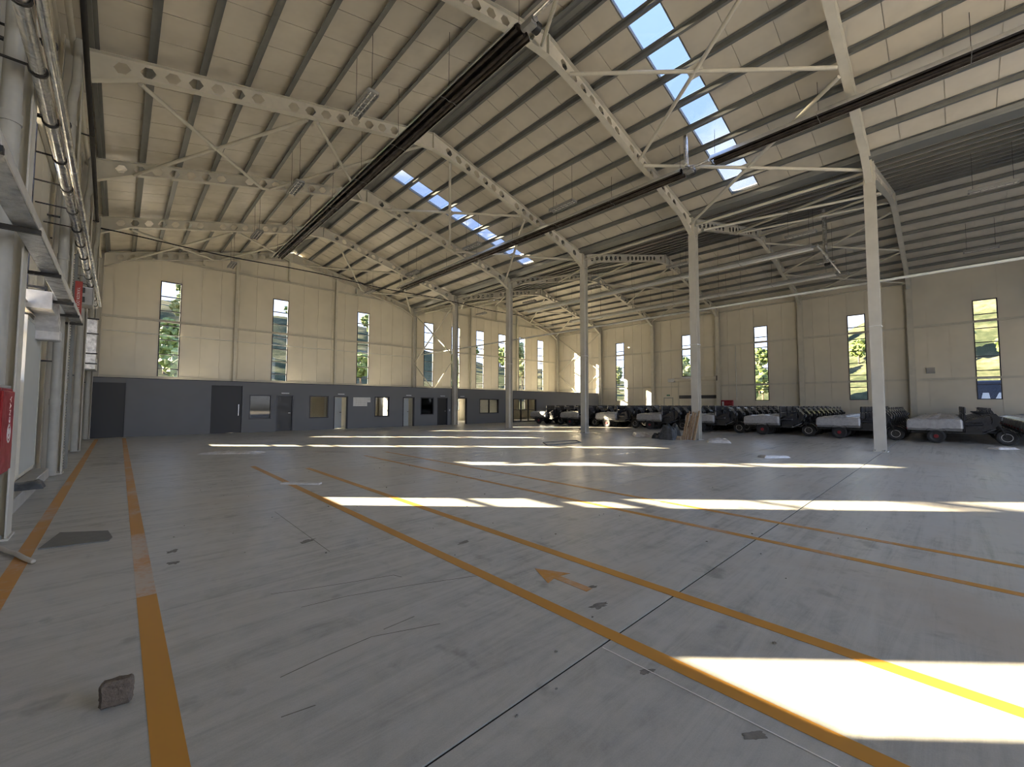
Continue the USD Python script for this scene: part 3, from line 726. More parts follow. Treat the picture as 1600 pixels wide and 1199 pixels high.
t.part('door_leaf', rbox(XLW, XLW + .05, 10.95, 12.72, .3, 3.0, .006), 'pale_door'); t.part('frame', [box(XLW, XLW + .055, 12.72, 12.78, .3, 3.06), box(XLW, XLW + .055, 10.9, 10.95, .3, 3.06), box(XLW, XLW + .055, 10.95, 12.72, 3.0, 3.06)], 'steel_paint')
single('concrete_curb', rbox(XLW + .01, -1.0, 8.0, 12.85, .0005, .2, .012), 'curb_concrete', 'low concrete curb at the foot of the left wall', 'curb', kind='thing')
rng = np.random.default_rng(5)
def crumple(nx, ny, lx, ly, h, seed, base=.0, edge=.15):
    """A crumpled sheet: a height field with thickness nil but closed underneath by a flat skirt."""
    u, v = np.meshgrid(np.linspace(-.5, .5, nx), np.linspace(-.5, .5, ny), indexing='ij')
    n = meshkit.fbm(np.stack([u * lx * 5, v * ly * 5, np.full_like(u, seed * 3.7)], -1), 4, seed)
    n2 = np.abs(meshkit.fbm(np.stack([u * lx * 9, v * ly * 9, np.full_like(u, seed * 1.3)], -1), 3, seed + 9) - .5) * 2
    fall = np.clip((.5 - np.maximum(np.abs(u), np.abs(v))) / edge, 0, 1) ** .5
    z = base + h * (n * .8 + (1 - n2) * .35) * fall
    V = np.stack([u * lx * (1 + .12 * (n - .5)), v * ly * (1 + .2 * (n2 - .5)), z], -1).reshape(-1, 3)
    I = np.arange(nx * ny).reshape(nx, ny)
    a, b, c, d = I[:-1, :-1].ravel(), I[1:, :-1].ravel(), I[1:, 1:].ravel(), I[:-1, 1:].ravel()
    Fs = np.vstack([np.stack([a, b, c], 1), np.stack([a, c, d], 1)])
    return trimesh.Trimesh(V, Fs, process=False)
m = crumple(16, 12, .55, .32, .16, 3, .0); m.apply_translation([-1.08, 9.9, .202])
single('black_sack', m, 'tarp_dark', 'crumpled black sack lying on the concrete curb', 'sack', smooth=True, kind='thing')

# ------------------------------------------------------------------ radiant heaters
def heater(name_l, x, y0, y1, z, burner, liner='heater_dark', flue=False):
    t = Thing('tube_heater', name_l, 'heater', (x, (y0 + y1) / 2, z - .12), kind='thing')
    hood = ribbon([(x - .27, z - .10), (x - .25, z - .04), (x - .13, z + .09), (x + .13, z + .09), (x + .25, z - .04), (x + .27, z - .10)], .008)
    n = max(1, int(round((y1 - y0) / 3.0)))
    cuts = np.linspace(y0, y1, n + 1)
    for a, b in zip(cuts, cuts[1:]):
        t.part('reflector', ext(hood, 'y', a + .003, b - .003), 'aluminium')
    inner = ribbon([(x - .255, z - .10), (x - .24, z - .045), (x - .125, z + .078), (x + .125, z + .078), (x + .24, z - .045), (x + .255, z - .10)], .006)
    t.part('liner', ext(inner, 'y', y0 + .01, y1 - .01), liner)
    t.part('radiant_tube', [tube((x - .11, y0 + .05, z - .01), (x - .11, y1 - .02, z - .01), .05, 12), tube((x + .11, y0 + .05, z - .01), (x + .11, y1 - .02, z - .01), .05, 12)], liner, 40)
    for c in cuts[1:-1]:
        t.part('support_wire', path_tube([(x - .275, c, z - .11), (x - .12, c, z - .075), (x, c, z - .11), (x + .12, c, z - .075), (x + .275, c, z - .11)], .008, 5), 'galvanised')
    for c in cuts:
        c = min(max(c, y0 + .1), y1 - .1)
        t.part('hanging_wire', [tube((x, c, z + .09), (x, c, under(x) - .02), .006, 5)], 'black_metal')
    if burner:
        yb = y0 - .42 if burner < 0 else y1 + .02
        t.part('burner_box', [tube((x, yb + .02, z), (x, yb + .40, z), .085, 16), box(x - .09, x + .09, yb + .05, yb + .3, z - .13, z - .06)], 'lamp_housing', 40)
        fan = trimesh.creation.cylinder(radius=.12, height=.14, sections=18); fan.apply_transform(trimesh.transformations.rotation_matrix(PI / 2, [0, 1, 0])); fan.apply_translation([x + .16, yb + .15, z - .04])
        t.part('fan_housing', fan, 'black_metal', 40)
        t.part('burner_pipe', tube((x - .05, yb - .5, z), (x - .05, yb, z), .045, 12), 'silver_pipe', 40)
    if flue:
        yb = y0 - .25
        t.part('flue', path_tube([(x - .3, yb, z + .02), (x - .3, yb, z + .4), (x - .3, yb, under(x - .3) - .3), (x - .3, yb, under(x - .3) + .0)], .075, 14), 'silver_pipe', 50)
        t.part('flue_bend', tube((x - .3, yb, z + .02), (x - .05, yb, z + .0), .06, 12), 'silver_pipe', 40)
    return t
heater('dark radiant tube heater hanging over the left part of the left aisle', 6.2, 6.25, 26.0, 9.84, -1)
heater('radiant tube heater hanging at the top edge over the left aisle', 6.2, -9.5, 4.9, 9.84, 0)
heater('radiant tube heater hanging near the middle columns, far half', 14.35, 6.3, 27.0, 9.85, -1, flue=True)
heater('radiant tube heater hanging near the middle columns, half nearer the camera', 14.35, -9.5, 5.3, 9.85, 0)
heater('bright radiant tube heater in the right aisle, leg nearer the middle columns', 23.5, 4.25, 23.2, 9.0, 0, 'white_paint')
heater('bright radiant tube heater in the right aisle, leg nearer the right wall', 29.25, 4.25, 23.2, 9.0, 0, 'white_paint')
t = Thing('heater_manifold', 'diagonal looking silver link pipe joining the two right aisle heaters', 'pipe', (26.4, 4.05, 8.95), kind='thing')
t.part('pipe', tube((23.4, 4.05, 9.0), (29.35, 4.05, 9.0), .05, 12), 'silver_pipe', 40)
t.part('elbow', [path_tube([(x, 4.05, 9.0), (x, 4.15, 9.0), (x, 4.27, 9.0)], .055, 12) for x in (23.5, 29.25)], 'silver_pipe', 40)
t = Thing('flue_pipe', 'bright upright silver flue pipe hanging in the right aisle', 'pipe', (26.9, 4.3, 9.0), kind='thing')
t.part('pipe', tube((26.9, 4.3, 9.05), (26.9, 4.3, under(26.9)), .10, 16), 'silver_pipe', 40); t.part('tee', tube((26.9, 3.9, 9.05), (26.9, 4.7, 9.05), .07, 12), 'silver_pipe', 40); t.part('fan_housing', rbox(26.78, 27.02, 4.1, 4.35, 8.88, 9.0, .02), 'black_metal')

# ------------------------------------------------------------------ hanging strip lamps
def lamp(x, y, z, label):
    t = Thing('strip_lamp', label, 'lamp', (x, y, z), kind='thing')
    t.part('housing', [rbox(x - .15, x + .15, y - .63, y + .63, z + .03, z + .10, .01), box(x - .15, x - .13, y - .63, y + .63, z - .02, z + .03), box(x + .13, x + .15, y - .63, y + .63, z - .02, z + .03)], 'lamp_housing')
    for dx in (-.06, .06):
        t.part('lamp_tube', tube((x + dx, y - .58, z + .01), (x + dx, y + .58, z + .01), .014, 8), 'lamp_tube', 40)
    for d in np.linspace(-.5, .5, 6):
        t.part('louvre', box(x - .13, x + .13, y + d - .004, y + d + .004, z - .018, z + .03), 'lamp_housing')
    for d in (-.5, .5):
        t.part('hanging_wire', tube((x, y + d, z + .1), (x, y + d, under(x) - .02), .006, 5), 'black_metal')
rows = [(4.52, 'left part of the left aisle'), (12.9, 'right part of the left aisle'), (23.3, 'left part of the right aisle'), (32.3, 'right part of the right aisle')]
for x, nm in rows:
    for k in range(-1, 5):
        y = 4.65 + 6 * k
        if x == 12.9 and k < 1:
            continue
        lamp(x, y, 9.6, f'hanging strip lamp over the {nm}, {order[4 - k]} from the far wall')

# ------------------------------------------------------------------ painted floor lines
def stripe(x0, x1, y0, y1, label, look, xb=None):
    single('floor_line', box(x0, x1, y0, y1, .0006, .002), look, label, 'floor line', kind='thing')
t = Thing('floor_line', 'orange painted floor line running straight away near the left wall', 'floor line', (.215, 6, .0006), kind='thing')
t.part('paint_run', box(.155, .275, YF + 1, 4.45, .0006, .002), 'orange_line')
t.part('worn_run', box(.155, .275, 4.45, 6.6, .0006, .002), 'orange_pale', label='whitish worn stretch of the line')
t.part('paint_run', box(.155, .275, 6.6, 25.0, .0006, .002), 'orange_worn')
stripe(-.70, -.58, 1.0, 25.0, 'faded orange floor line at the foot of the left wall columns', 'orange_worn')
stripe(2.375, 2.485, YF + 1, 11.8, 'orange floor line left of the painted arrow, crossing the foreground', 'orange_line')
stripe(3.265, 3.375, YF + 1, 10.6, 'orange floor line right of the painted arrow', 'orange_line')
stripe(5.30, 5.40, YF + 1, 12.0, 'faint orange floor line, nearer of the far pair', 'orange_worn')
stripe(6.22, 6.32, YF + 1, 12.5, 'faint orange floor line, farther of the far pair', 'orange_worn')
ar = Polygon([(2.83, 2.10), (2.91, 2.10), (2.91, 2.45), (3.02, 2.42), (2.87, 2.72), (2.72, 2.42), (2.83, 2.45)])
single('floor_arrow', ext(ar, 'z', .0006, .002), 'orange_worn', 'worn orange arrow painted between two floor lines', 'floor arrow', kind='thing')
single('string_line', box(2.262, 2.268, -1.2, 1.56, .0006, .003), 'white_print', 'thin white string line on the floor beside an orange line', 'string', kind='thing')

# ------------------------------------------------------------------ things lying on the floor
bm = rbox(-.065, .065, -.03, .03, 0, .125, .014).subdivide().subdivide().subdivide()
v = bm.vertices; bm.vertices = v + (meshkit.fbm(v * 30, 3, 2)[:, None] - .5) * .014 * np.array([1, 1, .6])
bm.vertices[:, 2] -= bm.vertices[:, 2].min() - .0006
bm.apply_transform(trimesh.transformations.rotation_matrix(math.radians(-12), [0, 0, 1])); bm.apply_translation([.045, 2.97, 0])
single('broken_brick', bm, 'brick_brown', 'brown broken brick standing on the floor near the camera', 'brick', smooth=40, kind='thing')
pl = ext([(-.56, 6.60), (-.45, 7.26), (-.04, 6.98), (.0, 6.62), (-.03, 6.48)], 'z', .0006, .012)
single('floor_plate', pl, 'plate_dark', 'dark flat plate lying on the floor near the left wall', 'plate', kind='thing')
hp = [(-.95, 7.0, .03), (-.84, 6.82, .03), (-.77, 6.62, .03), (-.69, 6.46, .028), (-.62, 6.25, .026), (-.54, 6.06, .022)]
single('hose_piece', path_tube(hp, .022, 10), 'hose_white', 'short pale hose lying at the foot of the nearest left column', 'hose', smooth=True, kind='thing')
t = single('wood_plank', rbox(2.2, 2.95, 8.5, 8.62, .0006, .03, .006).apply_transform(trimesh.transformations.rotation_matrix(-.79, [0, 0, 1], [2.57, 8.56, 0])), 'film_white', 'pale thin plank lying on the floor beyond an orange line', 'plank', kind='thing')
t = Thing('metal_frame', 'thin flat metal frame lying on the floor in front of the third column', 'frame', (12.6, 10.8, 0), kind='thing')
fpts = [(11.6, 10.35, .016), (13.5, 10.25, .016), (14.1, 10.95, .016), (12.3, 11.2, .016)]
for k in range(4):
    t.part('frame_bar', bar(fpts[k], fpts[(k + 1) % 4], .03, .03), 'plate_dark')
# heap by the second column
t0x, t0y = XM, FR(1)
random.seed(3)
for k in range(7):
    a = .02 + .09 * k
    b0 = (XM - .62 + .03 * math.sin(k * 3), t0y + .36 - .085 * k, .03); b1 = (XM - .20, t0y + .30 - .085 * k, 1.15 + .12 * math.sin(k * 2.3))
    single('timber_batten', bar(b0, b1, .055, .04), 'wood', f'timber batten leaning on the second column, {order[k]} from the far side', 'timber', kind='thing')
def heap(name, x, y, lx, ly, h, seed, look, label, cat, rot=0, nx=26, ny=20):
    m = crumple(nx, ny, lx, ly, h, seed)
    m.apply_transform(trimesh.transformations.rotation_matrix(rot, [0, 0, 1])); m.apply_translation([x, y, .0006])
    single(name, m, look, label, cat, smooth=True, kind='thing')
heap('plastic_sack', XM - .55, t0y + .95, .9, .7, .75, 21, 'tarp_dark', 'dark bulging sack beside the leaning timber', 'sack')
heap('plastic_sack', XM - .35, t0y + 1.5, .7, .6, .32, 23, 'tarp_dark', 'low dark sack at the far side of the timber pile', 'sack')
heap('plastic_film', XM + .25, t0y + 2.8, 1.5, .8, .22, 25, 'film_white', 'white plastic film crumpled on the floor left of the timber', 'plastic film', .6)
heap('plastic_film', XM - .3, t0y - 1.0, 1.2, .9, .16, 27, 'film_white', 'pale plastic film crumpled on the floor right of the second column', 'plastic film', .4)
heap('plastic_film', 2.6, 15.3, 1.7, .6, .08, 29, 'film_white', 'thin white plastic film on the floor in front of the offices', 'plastic film', -.7)
heap('plastic_film', 13.9, 3.6, .8, .35, .10, 31, 'film_white', 'scrap of white plastic by the sunlit streak in the right aisle', 'plastic film', -.7)
heap('plastic_film', 22.5, -1.2, .8, .4, .10, 33, 'film_white', 'pale plastic scrap on the floor at the right edge', 'plastic film', -.7)
heap('cardboard_scrap', XM - .45, t0y + .6, .5, .4, .22, 35, 'cardboard', 'brown cardboard scrap under the leaning timber', 'cardboard')
def blotch(x, y, lx, ly, rot, seed, label):
    r = np.random.default_rng(seed)
    ms = []
    for q in range(1):
        f = 1.0 if q == 0 else r.uniform(.06, .2)
        cx, cy = (0, 0) if q == 0 else (r.normal(0, .55), r.normal(0, .6))
        a = np.linspace(0, 2 * PI, 26)[:-1]
        rad = .06 + .85 * meshkit.fbm(np.stack([np.cos(a) * 2.2, np.sin(a) * 2.2, a * 0 + seed + q * 3.1], -1), 4, seed)
        P_ = Polygon(np.stack([(cx + f * rad * np.cos(a)) * lx, (cy + f * rad * np.sin(a)) * ly], 1)).buffer(0)
        for g in [max(getattr(P_, 'geoms', [P_]), key=lambda h: h.area)]:
            ms.append(ext(g, 'z', .0006 + .0002 * (q % 5), .0018 + .0003 * (q % 5)))
    m = trimesh.util.concatenate(ms); m.apply_transform(trimesh.transformations.rotation_matrix(rot, [0, 0, 1])); m.apply_translation([x, y, 0])
    single('dirt_patch', m, 'dirt', label, 'dirt', base=(x, y, .0006), kind='thing')
for x, y, lx, ly, r, l in [(.46, 5.59, .10, .11, .3, 'dark boot print right of the left orange line, farther half'), (.44, 5.18, .09, .10, .1, 'dark boot print right of the left orange line, nearer half'), (1.58, 4.98, .17, .09, .4, 'dark curved dirt scrap in the middle foreground'),
        (2.71, 1.89, .15, .07, -.3, 'dark oily smear below the painted arrow'), (2.93, 2.12, .10, .04, -.3, 'small dark smear beside the tail of the painted arrow'), (2.25, 1.25, .10, .05, -.4, 'brown dirt flecks beside the white string line'), (2.20, .67, .12, .05, -.6, 'brown dirt trail along the white string line'),
        (2.83, 3.76, .16, .07, .2, 'dirt flecks between the two orange lines'), (5.0, 13.6, 1.1, .10, -.75, 'long dark smear in front of the offices'), (3.9, 15.5, 1.0, .10, -.7, 'long dark smear nearer the left wall'), (15.3, 15.2, 1.2, .14, -.8, 'dark smear beside the far sunlit streak'),
        (19.2, 12.7, .7, .16, -.8, 'dark smear right of the third column'), (11.5, 9.4, 1.3, .14, -.75, 'dark smear beside the flat metal frame')]:
    blotch(x, y, lx, ly, r, int(x * 100 + y * 10), l)
for pts in [[(.94, 3.81), (1.18, 3.71), (1.51, 3.59), (1.84, 3.48), (1.87, 3.39)], [(.71, 2.63), (.98, 2.66), (1.26, 2.67), (1.68, 2.5)], [(.63, 2.3), (.78, 2.27)], [(1.36, 2.7), (1.6, 2.71)], [(1.05, 3.41), (1.36, 3.36), (1.84, 3.19), (2.37, 2.96)], [(1.66, 6.64), (1.65, 5.5), (1.64, 4.48)]]:
    fl.part('floor_crack', ext(ribbon(pts, .007), 'z', .0004, .0010), 'dirt')
ms = []
for k in range(100):
    x, y = rng.uniform(.3, 8), rng.uniform(.3, 10)
    s = rng.uniform(.004, .013)
    c = trimesh.creation.icosphere(1, s); c.vertices *= [1, rng.uniform(.4, 1), .35]; c.vertices += rng.normal(0, s * .15, c.vertices.shape)
    c.apply_translation([x, y, .0006 - c.vertices[:, 2].min()]); ms.append(c)
single('floor_crumbs', ms, 'dirt', 'dark crumbs and flakes scattered over the concrete floor', 'crumbs', base=(4, 5, 0), kind='stuff')

# ------------------------------------------------------------------ cargo tricycles
def wheel_meshes(cx, cy, r, w, hub):
    prof = np.array([[r - .10, -w * .42], [r - .05, -w * .5], [r - .012, -w * .40], [r, -w * .15], [r, w * .15], [r - .012, w * .40], [r - .05, w * .5], [r - .10, w * .42], [r - .10, -w * .42]])
    ty = trimesh.creation.revolve(prof, sections=24)
    hb = trimesh.creation.revolve(np.array([[0, -w * .3], [r - .16, -w * .22], [r - .10, -w * .40], [r - .098, w * .40], [r - .16, w * .22], [0, w * .3]]), sections=18)
    T = trimesh.transformations.rotation_matrix(PI / 2, [1, 0, 0])
    for m in (ty, hb):
        m.apply_transform(T); m.apply_translation([cx, cy, r])
    return ty, hb
class Proto:
    def __init__(s, path):
        s.path = path
        stage.CreateClassPrim(path) if False else None
def build_tricycle(th):
    # local frame: x forward, y left, origin between the rear wheels on the floor (built at the world origin, th.base moves it)
    P = lambda n, m, l, sm=False, lab=None, under=None: th.part(n, m, l, sm, lab, under)
    for sy in (-1, 1):
        ty, hb = wheel_meshes(0, sy * .46, .28, .12, 1)
        p = P('rear_wheel', ty, 'black_rubber', 35); P('hub', hb, 'black_metal', 35, under=p); P('hub_cap', tube((0, sy * .46 - sy * .02, .28), (0, sy * .46 + sy * .065, .28), .075, 12), 'red_hub', 40, 'dark red hub cap', under=p)
    ty, hb = wheel_meshes(1.88, 0, .29, .11, 1)
    p = P('front_wheel', ty, 'black_rubber', 35); P('hub', hb, 'black_metal', 35, under=p)
    for sy in (-1, 1):
        an = trimesh.creation.annulus(.135, .155, .012, sections=20); an.apply_transform(trimesh.transformations.rotation_matrix(PI / 2, [1, 0, 0])); an.apply_translation([1.88, sy * .052, .29])
        P('rim_ring', an, 'steel_hub', 40, 'metal rim ring', under=p)
    P('axle', tube((0, -.42, .28), (0, .42, .28), .04, 8), 'black_metal', 40)
    P('chassis', [bar((-.75, s * .28, .42), (1.25, s * .28, .42), .06, .06) for s in (-1, 1)] + [bar((1.25, s * .28, .42), (1.60, s * .06, .62), .05, .05) for s in (-1, 1)] + [bar((x, -.28, .42), (x, .28, .42), .05, .05) for x in (-.8, 0, .8)], 'black_metal')
    bed = [box(-.83, .72, -.50, .50, .50, .54)]
    bed += [box(-.83, .72, s * .50 - .015, s * .50 + .015, .50, .84) for s in (-1, 1)] + [box(-.845, -.815, -.50, .50, .50, .84), box(.705, .735, -.50, .50, .50, .90)]
    bed += [box(x - .02, x + .02, s * .52 - .012, s * .52 + .012, .5, .84) for s in (-1, 1) for x in (-.78, -.3, .18, .68)]
    P('cargo_bed', bed, 'bed_grey')
    P('bed_rail', [bar((-.84, s * .515, .85), (.73, s * .515, .85), .04, .03) for s in (-1, 1)] + [bar((-.83, -.51, .85), (-.83, .51, .85), .04, .03)], 'bed_grey')
    for s in (-1, 1):
        arc = [(.36 * math.cos(a), .30 + .34 * math.sin(a)) for a in np.linspace(math.radians(25), math.radians(155), 9)]
        P('mudguard', ext(ribbon(arc, .012), 'y', s * .46 - .08, s * .46 + .08), 'black_plastic')
    nu, nv = 34, 30
    uu, vv = np.meshgrid(np.linspace(-1, 1, nu), np.linspace(-1, 1, nv), indexing='ij')
    ed = np.maximum(np.abs(uu), np.abs(vv)); rim = np.clip((ed - .72) / .28, 0, 1)
    n1 = meshkit.fbm(np.stack([uu * 4.1, vv * 2.9, uu * 0 + 7], -1), 4, 7); n2 = np.abs(meshkit.fbm(np.stack([uu * 8, vv * 5, uu * 0 + 3], -1), 3, 16) - .5) * 2
    sc = np.where(ed > .72, .72 / np.maximum(ed, 1e-6), 1.0) / .72
    hump = np.clip(1.25 - ed / .72, 0, 1) ** .6
    X_ = -.05 + uu * sc * (.80 + .025 * rim * n2); Y_ = vv * sc * (.55 + .02 * rim * n1)
    Z_ = .87 + hump * (.05 + .17 * n1 * (1 - .5 * n2)) + .03 * (uu > .2) - rim * (.25 + .07 * n1)
    I_ = np.arange(nu * nv).reshape(nu, nv)
    qa, qb, qc, qd = I_[:-1, :-1].ravel(), I_[1:, :-1].ravel(), I_[1:, 1:].ravel(), I_[:-1, 1:].ravel()
    w = trimesh.Trimesh(np.stack([X_, Y_, Z_], -1).reshape(-1, 3), np.vstack([np.stack([qa, qb, qc], 1), np.stack([qa, qc, qd], 1)]), process=False)
    P('plastic_wrap', w, 'clear_wrap', True, 'pale crumpled plastic wrap over the cargo bed')
    P('tail_lamp', [rbox(-.865, -.835, s * .42 - .09, s * .42 + .09, .55, .64, .006) for s in (-1, 1)], 'tail_red')
    P('battery_box', rbox(.80, 1.28, -.30, .30, .40, .72, .02), 'black_plastic')
    P('seat', rbox(.78, 1.30, -.40, .40, .74, .86, .035), 'black_wrap')
    P('backrest', [rbox(.76, .84, -.47, .47, 1.19, 1.46, .03), rbox(.76, .84, -.47, .47, .90, 1.17, .03)], 'black_wrap')
    P('backrest_post', [bar((.78, s * .38, .5), (.79, s * .38, 1.45), .03, .03) for s in (-1, 1)], 'black_metal')
    P('cabin_wrap', ext([(.88, .87), (1.12, 1.0), (1.46, 1.12), (1.52, .62), (1.30, .51), (.88, .72)], 'y', -.33, .33), 'black_wrap')
    P('footboard', rbox(1.28, 1.60, -.28, .28, .46, .50, .01), 'black_plastic')
    P('fork', [bar((1.62, s * .09, 1.02), (1.88, s * .09, .29), .035, .035) for s in (-1, 1)] + [tube((1.58, 0, 1.12), (1.68, 0, .86), .03, 8)], 'black_metal')
    fr = [(1.48, .60), (1.54, .98), (1.48, 1.16), (1.62, 1.20), (1.74, 1.02), (1.66, .76), (1.56, .62)]
    P('front_fairing', ext(fr, 'y', -.24, .24), 'black_plastic')
    arc = [(1.88 + .34 * math.cos(a), .29 + .34 * math.sin(a)) for a in np.linspace(math.radians(10), math.radians(165), 10)]
    P('front_mudguard', ext(ribbon(arc, .014), 'y', -.085, .085), 'black_plastic')
    P('headlamp', [rbox(1.71, 1.80, -.11, .11, .92, 1.08, .03)], 'lens_glass', 40)
    P('handlebar', [path_tube([(1.30, s * .40, 1.16), (1.40, s * .34, 1.18), (1.52, s * .12, 1.14), (1.56, 0, 1.12)], .016, 8) for s in (-1, 1)] + [tube((1.30, s * .40, 1.16), (1.22, s * .44, 1.155), .026, 8) for s in (-1, 1)], 'black_rubber', 50)
    for s in (-1, 1):
        P('mirror', [tube((1.44, s * .30, 1.18), (1.48, s * .42, 1.34), .008, 6), rbox(1.465, 1.49, s * .45 - .07, s * .45 + .07, 1.32, 1.42, .01)], 'black_plastic')
    P('windshield_wrap', ext(ribbon([(1.58, 1.18), (1.52, 1.32), (1.40, 1.38)], .012), 'y', -.28, .28), 'black_wrap')
ROWY = [.45 + 3.13 * k for k in range(-1, 8)]
COLX = [24.55 + 1.22 * k for k in range(10)]
rown = {0: 'row nearest the camera at the right edge', 1: 'row behind the nearest column', 2: 'third row from the right', 3: 'fourth row from the right', 4: 'row hidden behind the second column', 5: 'row left of the leaning timber', 6: 'row just right of the third column', 7: 'row half hidden by the third column', 8: 'row nearest the office front'}
near = {0: 'black cargo tricycle at the right edge of the photo, outermost of its row', 1: 'black cargo tricycle right of the nearest column, long pale wrapped bed towards the aisle', 2: 'black cargo tricycle just left of the nearest column, outermost of its row',
        3: 'black cargo tricycle with red hub midway between the two nearest columns, outermost of its row', 4: 'black cargo tricycle just right of the second column, outermost of its row', 5: 'black cargo tricycle just left of the leaning timber, outermost of its row',
        6: 'black cargo tricycle just right of the third column, outermost of its row', 7: 'sunlit cargo tricycle just left of the third column', 8: 'black cargo tricycle in front of the sliding office door'}
first = None
for j, y in enumerate(ROWY):
    for k, x in enumerate(COLX):
        if j == 8 and k > 7:
            continue
        lab = near[j] if k == 0 else f'black wrapped cargo tricycle packed deep in the {rown[j]}'
        grp = 'outermost cargo tricycles along the aisle' if k == 0 else f'cargo tricycles packed in the {rown[j]}'
        jx, jy, ja = random.uniform(-.03, .03), random.uniform(-.01, .01), random.uniform(-.5, .5)
        if first is None:
            th = Thing('cargo_tricycle', lab, 'cargo tricycle', (0, 0, 0), grp, kind='thing')
            build_tricycle(th)
            first = th.path
            xf = UsdGeom.Xformable(th.prim)
        else:
            pth = '/World/' + numbered('/World', 'cargo_tricycle')
            xf = UsdGeom.Xform.Define(stage, pth)
            xf.GetPrim().GetReferences().AddInternalReference(first)
            xf.GetPrim().SetInstanceable(True)
            cdata(xf.GetPrim(), lab, 'cargo tricycle', grp, 'thing')
            xf = UsdGeom.Xformable(xf.GetPrim()); xf.ClearXformOpOrder()
        xf.AddTranslateOp(opSuffix='place').Set(Gf.Vec3d(x + jx, y + jy, .0006))
        xf.AddRotateZOp(opSuffix='place').Set(-90 + ja)

# ------------------------------------------------------------------ outside
def elev(az):
    return np.interp(az, [-30, 4, 14, 24, 32, 40, 48, 58, 66, 75, 83, 90, 96, 120], [9, 10.6, 10.9, 10.5, 7.5, 6.2, 5.6, 3.6, 4.2, 5.2, 8.4, 12.5, 14, 12])
na, nr = 140, 40
az = np.linspace(-25, 120, na); rr = 62 + 150 * np.linspace(0, 1, nr) ** 1.3
A, Rr = np.meshgrid(az, rr, indexing='ij')
X, Y = Rr * np.sin(np.radians(A)), Rr * np.cos(np.radians(A))
rise = np.clip((Rr - 66) / 90, 0, 1); rise = rise * rise * (3 - 2 * rise)
nz = meshkit.fbm(np.stack([X * .03, Y * .03, X * 0], -1), 5, 4) - .5
Z = rise * (np.tan(np.radians(elev(A))) * 150 + 1.5) + nz * 9 * rise - .45
Z[:, -1] = -5
V = np.stack([X, Y, Z], -1).reshape(-1, 3)
I = np.arange(na * nr).reshape(na, nr)
a, b, c, d = I[:-1, :-1].ravel(), I[1:, :-1].ravel(), I[1:, 1:].ravel(), I[:-1, 1:].ravel()
single('hill', trimesh.Trimesh(V, np.vstack([np.stack([a, c, b], 1), np.stack([a, d, c], 1)]), process=False), 'hill', 'green scrubby hillside seen through the tall windows', 'hill', base=(0, 0, -.45), smooth=True, kind='structure')
def hill_z(x, y):
    a_, r_ = math.degrees(math.atan2(x, y)), math.hypot(x, y)
    i = int(np.clip(np.searchsorted(az, a_) , 0, na - 1)); j = int(np.clip(np.searchsorted(rr, r_), 0, nr - 1))
    return Z[i, j]
def tree_parts(th, seed, look):
    r = np.random.default_rng(seed)
    th.part('trunk', tube((0, 0, -.5), (0, 0, 2.6), .16, 7), 'bark', 40)
    ms = []
    for k in range(90):
        p = r.normal(0, 1, 3); p /= np.linalg.norm(p); p *= r.uniform(.55, 1.0)
        c = trimesh.creation.icosphere(0, r.uniform(.28, .6)); c.vertices += r.normal(0, .12, c.vertices.shape)
        c.apply_translation(p * [1.9, 1.9, 2.0] + [0, 0, 3.8]); ms.append(c)
    th.part('crown', ms, look)
protos = {}
rt_ = np.random.default_rng(12)
n_tree = 0
spots = []
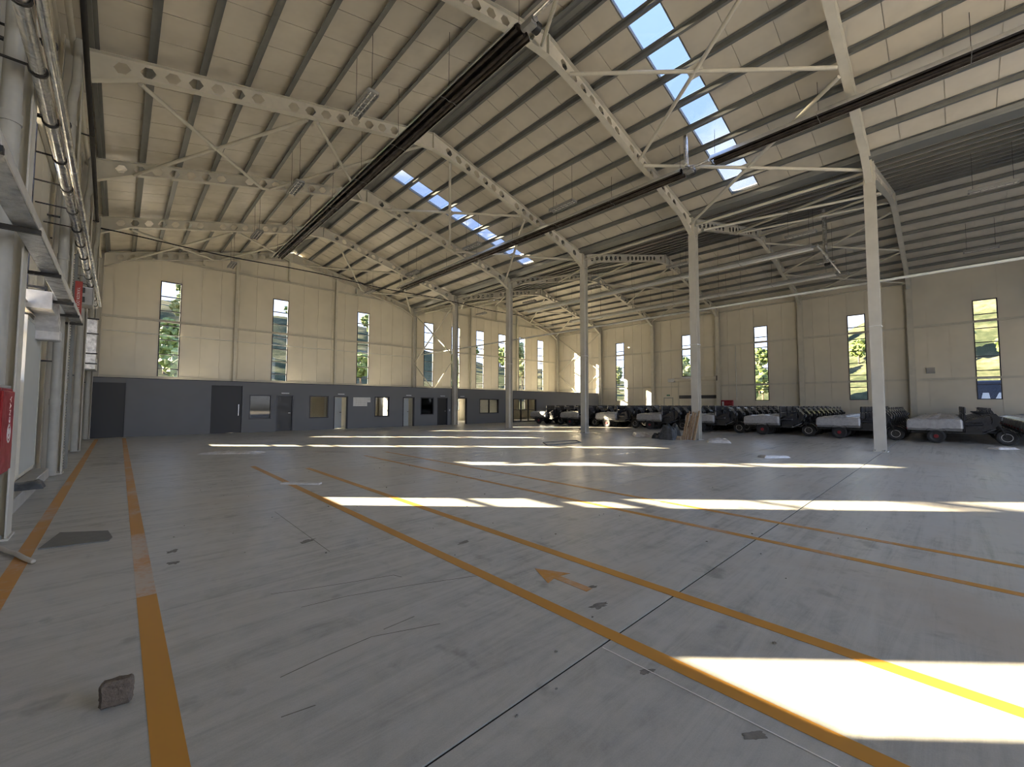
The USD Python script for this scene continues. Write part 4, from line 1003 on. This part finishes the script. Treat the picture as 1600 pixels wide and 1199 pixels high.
for k in range(400):
    a_, r_ = rt_.uniform(-8, 98), rt_.uniform(72, 165)
    x, y = r_ * math.sin(math.radians(a_)), r_ * math.cos(math.radians(a_))
    if n_tree >= 80 or any((x - q) ** 2 + (y - w_) ** 2 < 64 for q, w_ in spots):
        continue
    spots.append((x, y))
    n_tree += 1
    kind = n_tree % 2
    lab = ('dark green round tree on the hillside outside', 'pale olive tree on the hillside outside')[kind]
    if kind not in protos:
        th = Thing('hill_tree', lab, 'tree', (0, 0, 0), 'dark trees on the hillside' if kind == 0 else 'pale trees on the hillside', kind='thing')
        tree_parts(th, 5 + kind, 'foliage' if kind == 0 else 'foliage_pale')
        protos[kind] = th.path
        xf = UsdGeom.Xformable(th.prim)
    else:
        pth = '/World/' + numbered('/World', 'hill_tree')
        pr = UsdGeom.Xform.Define(stage, pth).GetPrim(); pr.GetReferences().AddInternalReference(protos[kind]); pr.SetInstanceable(True)
        cdata(pr, lab, 'tree', 'dark trees on the hillside' if kind == 0 else 'pale trees on the hillside', 'thing')
        xf = UsdGeom.Xformable(pr); xf.ClearXformOpOrder()
    s = rt_.uniform(.8, 1.5)
    xf.AddTranslateOp(opSuffix='place').Set(Gf.Vec3d(x, y, float(hill_z(x, y)) - .2))
    xf.AddRotateZOp(opSuffix='place').Set(float(rt_.uniform(0, 360)))
    xf.AddScaleOp(opSuffix='place').Set(Gf.Vec3f(s, s, s))
t = Thing('parked_trailer', 'dark blue covered trailer parked outside the window at the right edge', 'trailer', (44.5, -1.8, -.3), kind='thing')
t.part('cover', rbox(43.6, 45.8, -4.2, 1.6, .9, 3.25, .1), 'truck_blue')
t.part('chassis', box(43.7, 45.7, -4.1, 1.5, .6, .9), 'black_metal')
t.part('pale_panel', [ext([(-1.92, 1.7), (-1.40, 1.7), (-1.55, 2.4), (-1.82, 2.4)], 'x', 43.57, 43.6), ext([(-2.9, 1.7), (-2.0, 1.7), (-2.28, 2.4), (-2.8, 2.4)], 'x', 43.57, 43.6)], 'pale_sheet')
for s in (-3.2, .6):
    for xx_ in (43.8, 45.6):
        ty, hb = wheel_meshes(0, 0, .48, .22, 0)
        for m_ in (ty,):
            m_.apply_transform(trimesh.transformations.rotation_matrix(PI / 2, [0, 0, 1])); m_.apply_translation([xx_, s, -.3])
        t.part('wheel', ty, 'black_rubber', 35)
